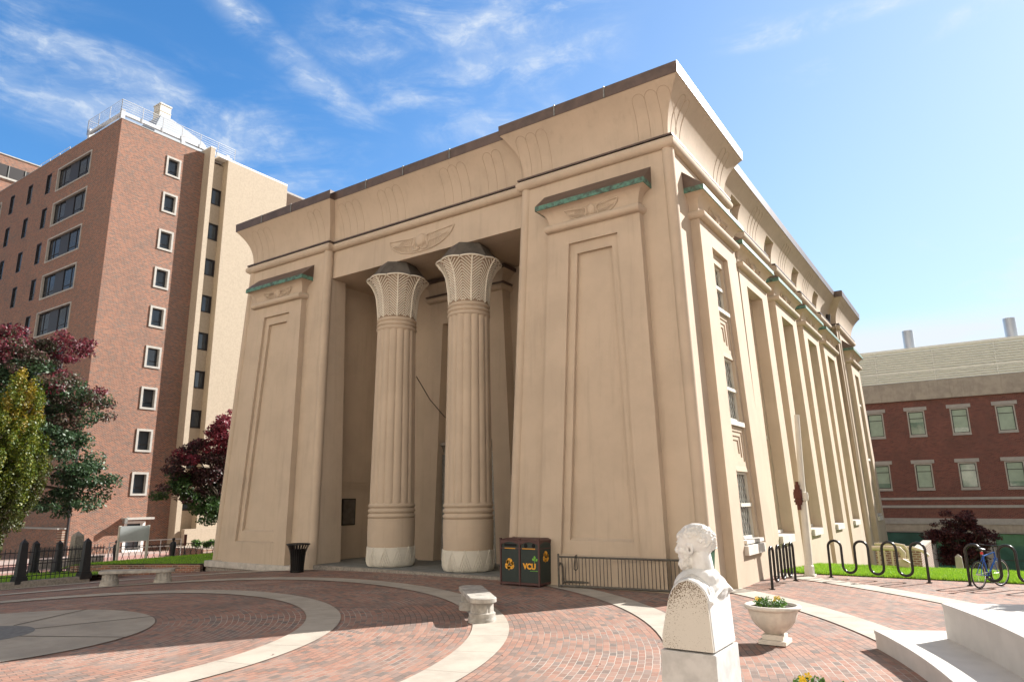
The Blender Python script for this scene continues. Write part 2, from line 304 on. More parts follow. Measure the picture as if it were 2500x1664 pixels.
# ------------------------------------------------------------------ mesh helpers
class MB:
    def __init__(s): s.v = []; s.f = []
    def poly(s, pts):
        k = len(s.v); s.v += [tuple(p) for p in pts]; s.f.append(tuple(range(k, k+len(pts)))); return s
    def grid(s, rows, close_u=False, close_v=False):
        """rows: list of lists of points; quads between successive rows"""
        k = len(s.v); n = len(rows[0])
        for r in rows: s.v += [tuple(p) for p in r]
        m_ = len(rows)
        for i in range(m_ if close_v else m_-1):
            for j in range(n if close_u else n-1):
                a = k+i*n+j; b = k+i*n+(j+1) % n; c = k+((i+1) % m_)*n+(j+1) % n; d = k+((i+1) % m_)*n+j
                s.f.append((a, b, c, d))
        return s
    def box(s, x0, x1, y0, y1, z0, z1, rot=0, c=None):
        P = [(x, y, z) for z in (z0, z1) for x, y in ((x0, y0), (x1, y0), (x1, y1), (x0, y1))]
        if rot:
            cx, cy = c if c else ((x0+x1)/2, (y0+y1)/2); co, si = math.cos(rot), math.sin(rot)
            P = [(cx+(x-cx)*co-(y-cy)*si, cy+(x-cx)*si+(y-cy)*co, z) for x, y, z in P]
        return s.hexa(P)
    def hexa(s, P):
        k = len(s.v); s.v += [tuple(p) for p in P]
        s.f += [tuple(k+i for i in q) for q in ((3, 2, 1, 0), (4, 5, 6, 7), (0, 1, 5, 4), (1, 2, 6, 5), (2, 3, 7, 6), (3, 0, 4, 7))]
        return s
    def prism(s, A, B):
        """two matching rings of points, closed with caps"""
        k = len(s.v); n = len(A); s.v += [tuple(p) for p in A]+[tuple(p) for p in B]
        s.f.append(tuple(range(k+n-1, k-1, -1))); s.f.append(tuple(range(k+n, k+2*n)))
        for i in range(n): s.f.append((k+i, k+(i+1) % n, k+n+(i+1) % n, k+n+i))
        return s
    def tube(s, path, r, n=8, closed=False, caps=True):
        P = [Vector(p) for p in path]; L = len(P); rows = []; N = None
        rr = r if isinstance(r, (list, tuple)) else [r]*L
        for i in range(L):
            if closed: T = (P[(i+1) % L]-P[i-1])
            else: T = P[min(i+1, L-1)]-P[max(i-1, 0)]
            T = T.normalized() if T.length > 1e-9 else Vector((0, 0, 1))
            if N is None:
                N = T.cross(Vector((0, 0, 1)));
                if N.length < 1e-3: N = T.cross(Vector((1, 0, 0)))
            N = (N-T*N.dot(T)); N = N.normalized() if N.length > 1e-6 else T.orthogonal().normalized()
            Bn = T.cross(N)
            q = rr[i]
            # keep thickness at mitred bends
            if 0 < i < L-1 or closed:
                a = (P[i]-P[i-1]).normalized(); b = (P[(i+1) % L]-P[i]).normalized(); cs = max(0.35, math.cos(a.angle(b, 0)/2))
            else: cs = 1
            bend = None
            if cs < 0.999:
                bend = (b-a);  bend = bend.normalized() if bend.length > 1e-6 else None
            ring = []
            for j in range(n):
                o = N*math.cos(2*PI*j/n)+Bn*math.sin(2*PI*j/n)
                if bend: o = o+bend*(o.dot(bend)*(1/cs-1))
                ring.append(P[i]+o*q)
            rows.append(ring)
        k = len(s.v); s.grid(rows, close_u=True, close_v=closed)
        if caps and not closed:
            s.f.append(tuple(range(k+n-1, k-1, -1))); e = k+(L-1)*n; s.f.append(tuple(range(e, e+n)))
        return s
    def lathe(s, prof, n, c=(0, 0), fn=None, cap=True):
        rows = [[(c[0]+(fn(2*PI*j/n, r, z) if fn else r)*math.cos(2*PI*j/n), c[1]+(fn(2*PI*j/n, r, z) if fn else r)*math.sin(2*PI*j/n), z) for j in range(n)] for r, z in prof]
        k = len(s.v); s.grid(rows, close_u=True)
        if cap:
            s.f.append(tuple(range(k+n-1, k-1, -1))); e = k+(len(prof)-1)*n; s.f.append(tuple(range(e, e+n)))
        return s
    def build(s, name, material, parent=None, smooth=False, kind=None, bevel=0.0, angle=40):
        me = bpy.data.meshes.new(name)
        off = Vector((0, 0, 0)); p = parent
        while p is not None: off += p.location; p = p.parent
        me.from_pydata([(v[0]-off.x, v[1]-off.y, v[2]-off.z) for v in s.v], [], s.f)
        me.materials.append(M[material] if isinstance(material, str) else material)
        import bmesh
        b = bmesh.new(); b.from_mesh(me); bmesh.ops.recalc_face_normals(b, faces=b.faces); b.to_mesh(me); b.free()
        if smooth:
            me.polygons.foreach_set('use_smooth', [True]*len(me.polygons))
            me.set_sharp_from_angle(angle=R(angle))
        o = bpy.data.objects.new(name, me); COL.objects.link(o)
        if parent: o.parent = parent
        if kind: o['kind'] = kind
        if bevel:
            bv = o.modifiers.new('bevel', 'BEVEL'); bv.width = bevel; bv.segments = 2; bv.limit_method = 'ANGLE'; bv.angle_limit = R(35)
        return o

def thing(name, label, cat, loc=(0, 0, 0), group=None, rz=0):
    o = bpy.data.objects.new(name, None); COL.objects.link(o); o.empty_display_size = 0.3
    o.location = loc; o.rotation_euler = (0, 0, rz); o['label'] = label; o['category'] = cat
    if group: o['group'] = group
    return o
def tag(o, label, cat, group=None):
    o['label'] = label; o['category'] = cat
    if group: o['group'] = group
    return o
def dup(root, loc=None, label=None, rz=None, parent=None):
    """copy of an object with copies of all its children"""
    c = root.copy(); COL.objects.link(c)
    if loc is not None: c.location = loc
    if rz is not None: c.rotation_euler = (0, 0, rz)
    if label: c['label'] = label
    if parent: c.parent = parent
    for ch in list(root.children): dup(ch, parent=c)
    return c
def lerp(a, b, t): return a+(b-a)*t
def sstep(a, b, x):
    t = min(1, max(0, (x-a)/(b-a))); return t*t*(3-2*t)

# ------------------------------------------------------------------ ground
def hz(x, y):
    dl = max(0.0, CX-x); z = -1.0*(1-math.exp(-.0042*dl*dl))
    dy = y-23.6
    if dy > 0: z -= sstep(-20, -10, x)*min(5.6, 0.045*min(dy, 6)+0.24*max(0, dy-6))
    return z
def axis(vals):
    out = []
    for a, b, st in vals:
        x = a
        while x < b-1e-6: out.append(x); x += st
    out.append(vals[-1][1]); return out
xs = axis([(-600, -100, 100), (-100, -50, 5), (-50, 6, 1.0), (6, 60, 6), (60, 600, 90)])
ys = axis([(-200, -20, 30), (-20, 0, 4), (0, 23, 1.0), (23, 64, 1.0), (64, 124, 10), (124, 900, 97)])
g = MB(); g.grid([[(x, y, hz(x, y)-0.012) for x in xs] for y in ys]); g.build('ground', 'pave', kind='structure')
def sector(r0, r1, a0, a1, n, dz_, mt, name, rn=2):
    b = MB(); rows = []
    for i in range(n+1):
        a = R(lerp(a0, a1, i/n)); rows.append([(CX+lerp(r0, r1, k/rn)*math.cos(a), CY+lerp(r0, r1, k/rn)*math.sin(a), hz(CX+lerp(r0, r1, k/rn)*math.cos(a), CY+lerp(r0, r1, k/rn)*math.sin(a))+dz_) for k in range(rn+1)])
    b.grid(rows); return b.build(name, mt, kind='structure')
for r0, r1, a0, a1 in ((6.05, 6.75, -60, 300), (9.4, 10.1, -60, 300), (12.78, 13.46, -60, 295), (16.3, 17.05, -40, 57.5), (19.85, 20.55, -30, 60)):
    sector(r0, r1, a0, a1, 150, 0.004, 'band', 'paving_band')
for r0, r1 in ((12.78, 13.46),): pass
sector(1.02, 3.1, 0, 360, 90, 0.004, 'disc', 'plaza_disc')
b = MB()
for a in (28, 73, 118, 163, 208, 253, 298, 343):
    ca, sa = math.cos(R(a)), math.sin(R(a))
    b.poly([(CX+r_*ca-s_*sa*0.018, CY+r_*sa+s_*ca*0.018, 0.008) for r_, s_ in ((1.02, -1), (3.1, -1), (3.1, 1), (1.02, 1))])
b.build('disc_joint', 'soil', kind='structure')
sector(0.0, 1.02, 0, 360, 60, 0.006, 'hub', 'plaza_hub')

# ------------------------------------------------------------------ the Egyptian style building
BAT = 0.036; ZT = 12.5
YF = 17.6; XR = -5.98; XL = -26.98
EB = thing('temple_front_building', 'tan stucco temple style building with sloping walls, palm columns and flared cornice', 'building', (-16.48, 17.6, 0))
OUT = [(XL, YF), (-20.88, YF), (-20.88, 17.85), (-12.08, 17.85), (-12.08, YF), (XR, YF), (XR, 24.0), (-6.42, 24.0), (-6.42, 46.0), (XR, 46.0), (XR, 53.0),
       (XL, 53.0), (XL, 46.0), (-26.54, 46.0), (-26.54, 24.0), (XL, 24.0)]
NO = len(OUT); NRM = []
for i in range(NO):
    (ax, ay), (bx, by) = OUT[i], OUT[(i+1) % NO]; L = math.hypot(bx-ax, by-ay); NRM.append(((by-ay)/L, -(bx-ax)/L))
def off(i, o):
    i %= NO; n1, n2 = NRM[i-1], NRM[i]; return (OUT[i][0]+o*(n1[0]+n2[0]), OUT[i][1]+o*(n1[1]+n2[1]))
def oz(i, o, z): x, y = off(i, o); return (x, y, z)
FR = lambda u, z, d: (u, YF+BAT*z-d, z)                       # a point on the front wall plane, d in front of it
def SD(xb): return lambda u, z, d: (xb-BAT*z+d, u, z)         # a point on the long side wall plane
BAYS = [(21.0, XR, 1.12, 0.78, 2.2, 1.78), (26.1, -6.42, 1.2, 1.08, 2.25, 1.95), (31.4, -6.42, 1.2, 1.08, 2.25, 1.95), (36.75, -6.42, 1.2, 1.08, 2.25, 1.95), (42.0, -6.42, 1.2, 1.08, 2.25, 1.95),
        (49.6, XR, 1.12, 0.78, 2.2, 1.78)]  # centre, wall x at base, half width of opening foot/head, half width of frame foot/head
ZB, ZO, ZS0, ZS1, SW = 1.0, 9.95, 11.62, 13.9, 0.62
wall = MB()
def wq(i, z0, z1): wall.poly([oz(i, -BAT*z0, z0), oz(i+1, -BAT*z0, z0), oz(i+1, -BAT*z1, z1), oz(i, -BAT*z1, z1)])
for i in range(NO):
    if i == 2: wq(i, 11.33, ZT+.3)
    elif i in (5, 7, 9):
        P = SD(OUT[i][0]); u0, u1 = OUT[i][1], OUT[i+1][1]; bays = [b_ for b_ in BAYS if u0 < b_[0] < u1]
        cuts = [u0]+[(bays[k][0]+bays[k+1][0])/2 for k in range(len(bays)-1)]+[u1]
        for k, (uc, xb, wb, wt_, fb, ft) in enumerate(bays):
            a0, a1 = cuts[k], cuts[k+1]; zt = ZT+.3
            c0 = (lambda z, a=a0: a+BAT*z) if (k == 0 and i in (5,)) else (lambda z, a=a0: a)
            Q = lambda *uz: wall.poly([P(u, z, 0) for u, z in uz])
            zl = -3.5
            Q((c0(zl), zl), (a1, zl), (a1, ZB), (c0(ZB), ZB))
            Q((c0(ZB), ZB), (uc-wb, ZB), (uc-wt_, ZO), (c0(ZO), ZO)); Q((uc+wb, ZB), (a1, ZB), (a1, ZO), (uc+wt_, ZO))
            if i == 7:
                Q((a0, ZO), (uc-SW, ZO), (uc-SW, zt), (a0, zt)); Q((uc+SW, ZO), (a1, ZO), (a1, zt), (uc+SW, zt)); Q((uc-SW, ZO), (uc+SW, ZO), (uc+SW, ZS0), (uc-SW, ZS0))
            else: Q((c0(ZO), ZO), (a1, ZO), (a1, zt), (c0(zt), zt))
    else: wq(i, -3.5 if i > 4 else -0.35, ZT+.3)
# inner side of the portico: reveals, side walls, back wall, soffit
for i in (2, 3):
    p = [oz(i, -BAT*z, z) for z in (-0.35, 11.33)]
    s_ = -1 if i == 2 else 1
    wall.poly([p[0], p[1], (p[1][0], 19.0, 11.33), (p[0][0], 19.0, -.35)])
    xi = -21.72 if i == 2 else -11.24
    wall.poly([(p[0][0], 19.0, -.35), (p[1][0], 19.0, 11.33), (xi, 19.0, 11.33), (xi, 19.0, -.35)])
    wall.poly([(xi, 19.0, -.35), (xi, 19.0, 11.33), (xi, 21.5, 11.33), (xi, 21.5, -.35)])
    # the dado moulding along the side walls
    for z0, z1, dd in ((3.08, 3.2, .07), (2.95, 3.07, .035), (2.82, 2.88, .05)):
        sx = 1 if i == 2 else -1
        wall.box(min(xi, xi+sx*dd), max(xi, xi+sx*dd), 19.02, 21.49, z0, z1)
wall.poly([(-21.72, 21.5, -.3), (-11.24, 21.5, -.3), (-11.24, 21.5, 11.33), (-21.72, 21.5, 11.33)])
for x0, x1 in ((-21.6, -18.75), (-14.2, -11.3)):
    for z0, z1, dd in ((3.08, 3.2, .07), (2.95, 3.07, .035), (2.82, 2.88, .05)): wall.box(x0, x1, 21.5-dd, 21.52, z0, z1)
lz = 11.33; y_ = 17.85+BAT*lz
wall.poly([(-21.29, y_, lz), (-11.67, y_, lz), (-11.67, 19.0, lz), (-21.29, 19.0, lz)])
wall.poly([(-21.72, 19.0, lz-.003), (-11.24, 19.0, lz-.003), (-11.24, 21.5, lz-.003), (-21.72, 21.5, lz-.003)])
wall.build('wall', 'stucco', EB)

# cornice: torus, cavetto and metal edge swept round the outline, with mitres
def cav(t):   # t 0..1 from the torus to the lip
    o0, o1 = -0.49, 0.12
    s_ = 1-math.cos(min(1, t)*PI/2); return o0+(o1-o0)*(0.25*t**1.5+0.75*s_**1.6), 12.88+(14.50-12.88)*t
CAVP = [cav(k/14) for k in range(15)]
TOR = [(-0.45+0.03+0.17*math.cos(a), ZT+.17+.17*math.sin(a)) for a in [R(x) for x in range(-110, 111, 20)]]
cor = MB(); tor = MB(); edge = MB(); fl = MB()
def sweep(mb, prof, i, j=None): mb.grid([[oz(i, o, z), oz(i+1, o, z)] for o, z in prof])
def seg(mb, prof, i, u0, u1):   # part of a side edge between two stations along it
    x = lambda o: OUT[i][0]+o
    mb.grid([[(x(o), u0, z), (x(o), u1, z)] for o, z in prof])
def clip(prof, zmin): return [p for p in prof if p[1] >= zmin]
FL = [(-0.30, 12.84), (-0.30, 12.90), (-0.49, 12.92)]
EDGE = [(0.06, 14.50), (0.14, 14.50), (0.155, 14.86), (0.10, 14.90), (-0.9, 15.02)]
slots = [b_[0] for b_ in BAYS[1:5]]
ztop_slot = ZS1
for i in range(NO):
    sweep(edge, EDGE, i)
    if i != 7:
        sweep(cor, CAVP, i); sweep(tor, TOR, i); sweep(fl, FL, i)
    else:
        cuts = [OUT[7][1]]
        for c in slots: cuts += [c-SW, c+SW]
        cuts.append(OUT[8][1])
        up = [(o, z) for o, z in CAVP if z >= ztop_slot]; kz = len(CAVP)-len(up)
        o_a, z_a = CAVP[kz-1]; o_b, z_b = CAVP[kz]; tt = (ztop_slot-z_a)/(z_b-z_a); oc = lerp(o_a, o_b, tt)
        lo = CAVP[:kz]+[(oc, ztop_slot)]; up = [(oc, ztop_slot)]+up
        # the mitres at both ends follow the offset
        def rowsof(prof, ua, ub, enda, endb):
            return [[(OUT[7][0]+o, off(7, o)[1] if enda else ua, z), (OUT[7][0]+o, off(8, o)[1] if endb else ub, z)] for o, z in prof]
        cor.grid(rowsof(up, 0, 0, True, True))
        for k in range(0, len(cuts), 2):
            a, e = k == 0, k == len(cuts)-2
            cor.grid(rowsof(lo, cuts[k], cuts[k+1], a, e)); tor.grid(rowsof(TOR, cuts[k], cuts[k+1], a, e)); fl.grid(rowsof(FL, cuts[k], cuts[k+1], a, e))
        for c in slots:   # reveals of the attic windows cut through the cornice
            xb = OUT[7][0]; xw = xb-.85
            for u in (c-SW, c+SW):
                ring = [(xb-BAT*ZS0, u, ZS0)]+[(xb+o, u, z) for o, z in [(-.45, ZT-.02)]+TOR[1:-1]+[(-.47, 12.86)]+lo]+[(xw, u, ztop_slot), (xw, u, ZS0)]
                cor.poly(ring)
            cor.poly([(xw, c-SW, ztop_slot), (xw, c+SW, ztop_slot), (xb+oc, c+SW, ztop_slot), (xb+oc, c-SW, ztop_slot)])
            cor.poly([(xw, c-SW, ZS0), (xw, c+SW, ZS0), (xb-BAT*ZS0, c+SW, ZS0), (xb-BAT*ZS0, c-SW, ZS0)])
roof = edge
roof.poly([oz(i, -0.9, 15.02) for i in range(NO)])
cor.build('cornice', 'stucco', EB, smooth=True); tor.build('torus_moulding', 'stucco', EB, smooth=True)
fl.build('flashing', 'copper', EB); edge.build('roof_edge', 'copper', EB)
# standing seams of the metal edge
for x in (-25.2, -23.2, -18.9, -16.9, -14.6, -10.0, -8.2): 
    yy = (YF if x < -21.2 or x > -11.7 else 17.85)
    sm = MB(); sm.box(x-.02, x+.02, yy-.175, yy-.13, 14.49, 14.88); sm.build('seam', 'steel', EB)
# vertical roll mouldings on the corners of the pylons
for i in (0, 1, 4, 5, 6, 9, 10):
    n1, n2 = NRM[i-1], NRM[i]; pts = []
    for z in (-.3 if i < 5 else -2.5, ZT+.2):
        x, y = off(i, -BAT*z-0.10); pts.append((x, y, z))
    vt = MB(); vt.tube(pts, 0.185, 16); vt.build('corner_roll', 'stucco', EB, smooth=True)
# incised palm strokes on the cavetto
def fronds(P, u, s_=1, w_=.42, top=13):
    st = MB()
    for k in range(2 if w_ < .4 else 3):
        c = u+s_*k*w_; hi = top
        pa = [P(c-w_/2, j) for j in range(0, hi-1)]; pb = [P(c+w_/2, j) for j in range(0, hi-1)]
        arc = [P(c-w_/2*math.cos(a), hi-2+1.5*math.sin(a)) for a in [PI*q/8 for q in range(1, 8)]]
        st.tube(pa+arc+pb[::-1], 0.008, 4)
    st.build('palm_stroke', 'stucco_dark', EB)
def CP(f):
    def g_(u, j):
        j0 = min(13, int(j)); t = j-j0; o = lerp(CAVP[j0][0], CAVP[j0+1][0], t); z = lerp(CAVP[j0][1], CAVP[j0+1][1], t); return f(u, o, z)
    return g_
cf = CP(lambda u, o, z: (u, YF-o-.002, z)); cm = CP(lambda u, o, z: (u, 17.85-o-.002, z)); cs_ = CP(lambda u, o, z: (XR+o+.002, u, z)); cs2 = CP(lambda u, o, z: (-6.42+o+.002, u, z))
fronds(cf, -26.0, 1); fronds(cf, -22.2, 1, .38); fronds(cm, -20.55, 1, .4); fronds(cm, -18.3, 1, .4); fronds(cm, -15.1, 1, .4); fronds(cm, -13.1, 1, .38)
fronds(cf, -11.5, 1, .4); fronds(cf, -7.2, 1, .4); fronds(cs_, 18.5, 1, .36); fronds(cs_, 22.5, 1, .36); fronds(cs_, 46.6, 1, .4)
for u in (28.3, 33.6, 38.9): fronds(cs2, u, 1, .4)

# winged sun disc relief
def winged(P, W, H, name='winged_disc', r=.02, parent=EB, dr=.16):
    """P(a, b, d): a across, b up, d out of the surface"""
    o = MB()
    rows = []
    for k in range(6):
        ph = k/5*PI/2; rows.append([P(dr*math.cos(ph)*math.cos(t), dr*math.cos(ph)*math.sin(t), dr*.5*math.sin(ph)) for t in [2*PI*q/20 for q in range(20)]])
    o.grid(rows, close_u=True)
    o.tube([P((dr+.012)*math.cos(t), (dr+.012)*math.sin(t), .012) for t in [2*PI*q/24 for q in range(24)]], r*.9, 6, closed=True)
    up = lambda a: dr*(.55+.45*a)
    low = lambda a: dr*(1.0-2.75*(1-min(1, a)**2.4)**.62)
    mid = lambda a: lerp(up(a), low(a), .46)
    for s_ in (-1, 1):
        A = [q/16 for q in range(17)]
        X_ = lambda a: s_*(dr*.9+(W-dr*.9)*a)
        o.tube([P(X_(a), up(a), .012) for a in A], r, 6)
        o.tube([P(s_*W*a, low(a), .014) for a in A], r*1.25, 6)
        o.tube([P(X_(a*.78), mid(a*.78), .012) for a in A], r*.9, 6)
        for q in range(1, 16):
            a = q/16.5; o.tube([P(X_(a*.78), mid(a*.78), .010), P(s_*W*min(.99, .06+.93*a), low(min(.99, .06+.93*a)), .010)], r*.7, 5)
        for q in range(1, 8):
            a = q/8; o.tube([P(X_(a*.5), up(a*.5), .010), P(X_(a*.74), mid(a*.74), .010)], r*.6, 5)
        # rearing serpent beside the disc
        o.tube([P(s_*x*dr, y*dr, .02) for x, y in ((.15, -1.2), (.6, -1.45), (1.2, -1.35), (1.5, -.85), (1.15, -.2), (1.2, .5), (1.7, .75))], [r*1.7, r*1.8, r*1.8, r*1.6, r*1.8, r*1.9, r], 7)
    return o.build(name, 'stucco', parent, smooth=True)

# raised surround: frame with stepped recess, roll, cavetto and metal cap
def usweep(mb, P, u0, u1, d1, prof):
    mb.grid([[P(u0-o, z, -.02), P(u0-o, z, d1+o), P(u1+o, z, d1+o), P(u1+o, z, -.02)] for o, z in prof])
def ring_trap(mb, P, o, i_, d0, d1, bottom=True):
    """trapezoid frame between an outer and an inner trapezoid ((u0,u1,z) foot, (u0,u1,z) head); front at d1, sides from d0"""
    (a0, a1, az_), (b0, b1, bz) = o; (c0, c1, cz), (e0, e1, ez) = i_
    Q = lambda *t: mb.poly([P(*q) for q in t])
    Q((a0, az_, d1), (c0, cz, d1), (e0, ez, d1), (b0, bz, d1)); Q((c1, cz, d1), (a1, az_, d1), (b1, bz, d1), (e1, ez, d1))
    Q((e0, ez, d1), (e1, ez, d1), (b1, bz, d1), (b0, bz, d1))
    if cz > az_+1e-4: Q((a0, az_, d1), (a1, az_, d1), (c1, cz, d1), (c0, cz, d1))
def sides_trap(mb, P, t, d0, d1, bottom=False):
    (a0, a1, az_), (b0, b1, bz) = t
    Q = lambda *q: mb.poly([P(*w_) for w_ in q])
    Q((a0, az_, d0), (a0, az_, d1), (b0, bz, d1), (b0, bz, d0)); Q((a1, az_, d0), (a1, az_, d1), (b1, bz, d1), (b1, bz, d0)); Q((b0, bz, d0), (b1, bz, d0), (b1, bz, d1), (b0, bz, d1))
    if bottom: Q((a0, az_, d0), (a1, az_, d0), (a1, az_, d1), (a0, az_, d1))
def hood(P, u0, u1, d1, z0, name_prefix='surround'):
    """roll, cavetto and cap above a frame"""
    t_ = MB(); rr = .135
    path = [P(u0-.03, z0, -.05), P(u0-.03, z0, d1+.04), P(u1+.03, z0, d1+.04), P(u1+.03, z0, -.05)]
    t_.tube(path, rr, 12)
    usweep(t_, P, u0, u1, d1, [(0.0, z0+.1), (0.0, z0+.22), (.02, z0+.34), (.07, z0+.46), (.15, z0+.56), (.24, z0+.62), (.30, z0+.64)])
    t_.build(name_prefix+'_hood', 'stucco', EB, smooth=True)
    c_ = MB(); usweep(c_, P, u0, u1, d1, [(.30, z0+.64), (.335, z0+.64), (.335, z0+.80)])
    c_.build('cap_fascia', 'verdigris', EB)
    r_ = MB(); o = .335
    zt = z0+1.36
    A = [P(u0-o, z0+.80, d1+o), P(u1+o, z0+.80, d1+o)]; B = [P(u0-o, zt, 0.0), P(u1+o, zt, 0.0)]
    r_.poly([A[0], A[1], B[1], B[0]]); r_.poly([P(u0-o, z0+.80, -.05), A[0], B[0]]); r_.poly([A[1], P(u1+o, z0+.80, -.05), B[1]])
    r_.build('cap_roof', 'copper', EB)
    f = lambda z: d1+np.interp(z-z0, [.1, .22, .34, .46, .56, .62], [0, 0, .02, .07, .15, .24])
    return f
for uc in (-24.05, -8.93):
    fr = MB(); D1 = .26; zf0 = .021 if uc < -20 else -.3
    o_ = ((uc-1.95, uc+1.95, zf0), (uc-1.56, uc+1.56, 10.62)); i1 = ((uc-1.22, uc+1.22, .8), (uc-.83, uc+.83, 10.1)); i2 = ((uc-.98, uc+.98, 1.2), (uc-.59, uc+.59, 9.76))
    ring_trap(fr, FR, o_, i1, 0, D1); sides_trap(fr, FR, o_, -.02, D1); sides_trap(fr, FR, i1, D1-.11, D1)
    (c0, c1, cz), (e0, e1, ez) = i1
    fr.poly([FR(c0, cz, D1), FR(c1, cz, D1), FR(c1, cz+.05, D1-.11), FR(c0, cz+.05, D1-.11)])
    ring_trap(fr, FR, i1, i2, 0, D1-.11); sides_trap(fr, FR, i2, .03, D1-.11)
    (c0, c1, cz), (e0, e1, ez) = i2
    fr.poly([FR(c0, cz, D1-.11), FR(c1, cz, D1-.11), FR(c1, cz+.08, .03), FR(c0, cz+.08, .03)]); fr.poly([FR(c0, cz, .03), FR(c1, cz, .03), FR(e1, ez, .03), FR(e0, ez, .03)])
    fr.build('panel_surround', 'stucco', EB)
    f = hood(FR, uc-1.54, uc+1.54, D1, 10.70)
    winged(lambda a, b_, d_, uc=uc, f=f: FR(uc+a, 11.04+b_, f(11.04+b_)+.004+d_), .92, .52, r=.017, dr=.15)
winged(lambda a, b_, d_: (-16.45+a, 17.85+BAT*(11.93+b_)-.004-d_, 11.93+b_), 1.62, .62, r=.023, dr=.255)

# window bays of the long side
def make_window(P, u, z0, z1, w0, w1, d, lat=True, mtl='glass', name='window'):
    """sash window between z0 and z1, half widths w0 at the foot and w1 at the head"""
    W_ = lambda z: lerp(w0, w1, (z-z0)/(z1-z0))
    fr = MB(); t_ = .07
    ring_trap(fr, P, ((u-w0, u+w0, z0), (u-w1, u+w1, z1)), ((u-w0+t_, u+w0-t_, z0+.08), (u-w1+t_, u+w1-t_, z1-t_)), d-.05, d)
    sides_trap(fr, P, ((u-w0+t_, u+w0-t_, z0+.08), (u-w1+t_, u+w1-t_, z1-t_)), d-.08, d, True)
    zm = (z0+z1)/2; wm = W_(zm)
    if z1-z0 > 1.2: fr.hexa([P(u-wm, zm-.05, d-.06), P(u+wm, zm-.05, d-.06), P(u+wm, zm-.05, d+.05), P(u-wm, zm-.05, d+.05), P(u-wm, zm+.05, d-.06), P(u+wm, zm+.05, d-.06), P(u+wm, zm+.05, d+.05), P(u-wm, zm+.05, d+.05)])
    o = fr.build(name, 'cream', EB)
    gl = MB(); gl.poly([P(u-w0, z0, d-.07), P(u+w0, z0, d-.07), P(u+w1, z1, d-.07), P(u-w1, z1, d-.07)]); gl.build('pane', mtl, o)
    if lat:
        la = MB(); st_ = .24; wmin = min(w0, w1)-t_
        for s_ in (-1, 1):
            k = -wmin-(z1-z0)
            while k < wmin+(z1-z0):
                # line u' = k + s*0.55*(z-zm)
                pts = []
                zz = z0+.08
                seg_ = [(k+s_*.55*(z-zm), z) for z in np.linspace(z0+.08, z1-t_, 24)]
                seg_ = [(q, z) for q, z in seg_ if abs(q) <= W_(z)-t_]
                if len(seg_) > 1: la.tube([P(u+seg_[0][0], seg_[0][1], d-.06), P(u+seg_[-1][0], seg_[-1][1], d-.06)], .012, 4, caps=False)
                k += st_
        la.build('lattice', 'lead', o)
    return o
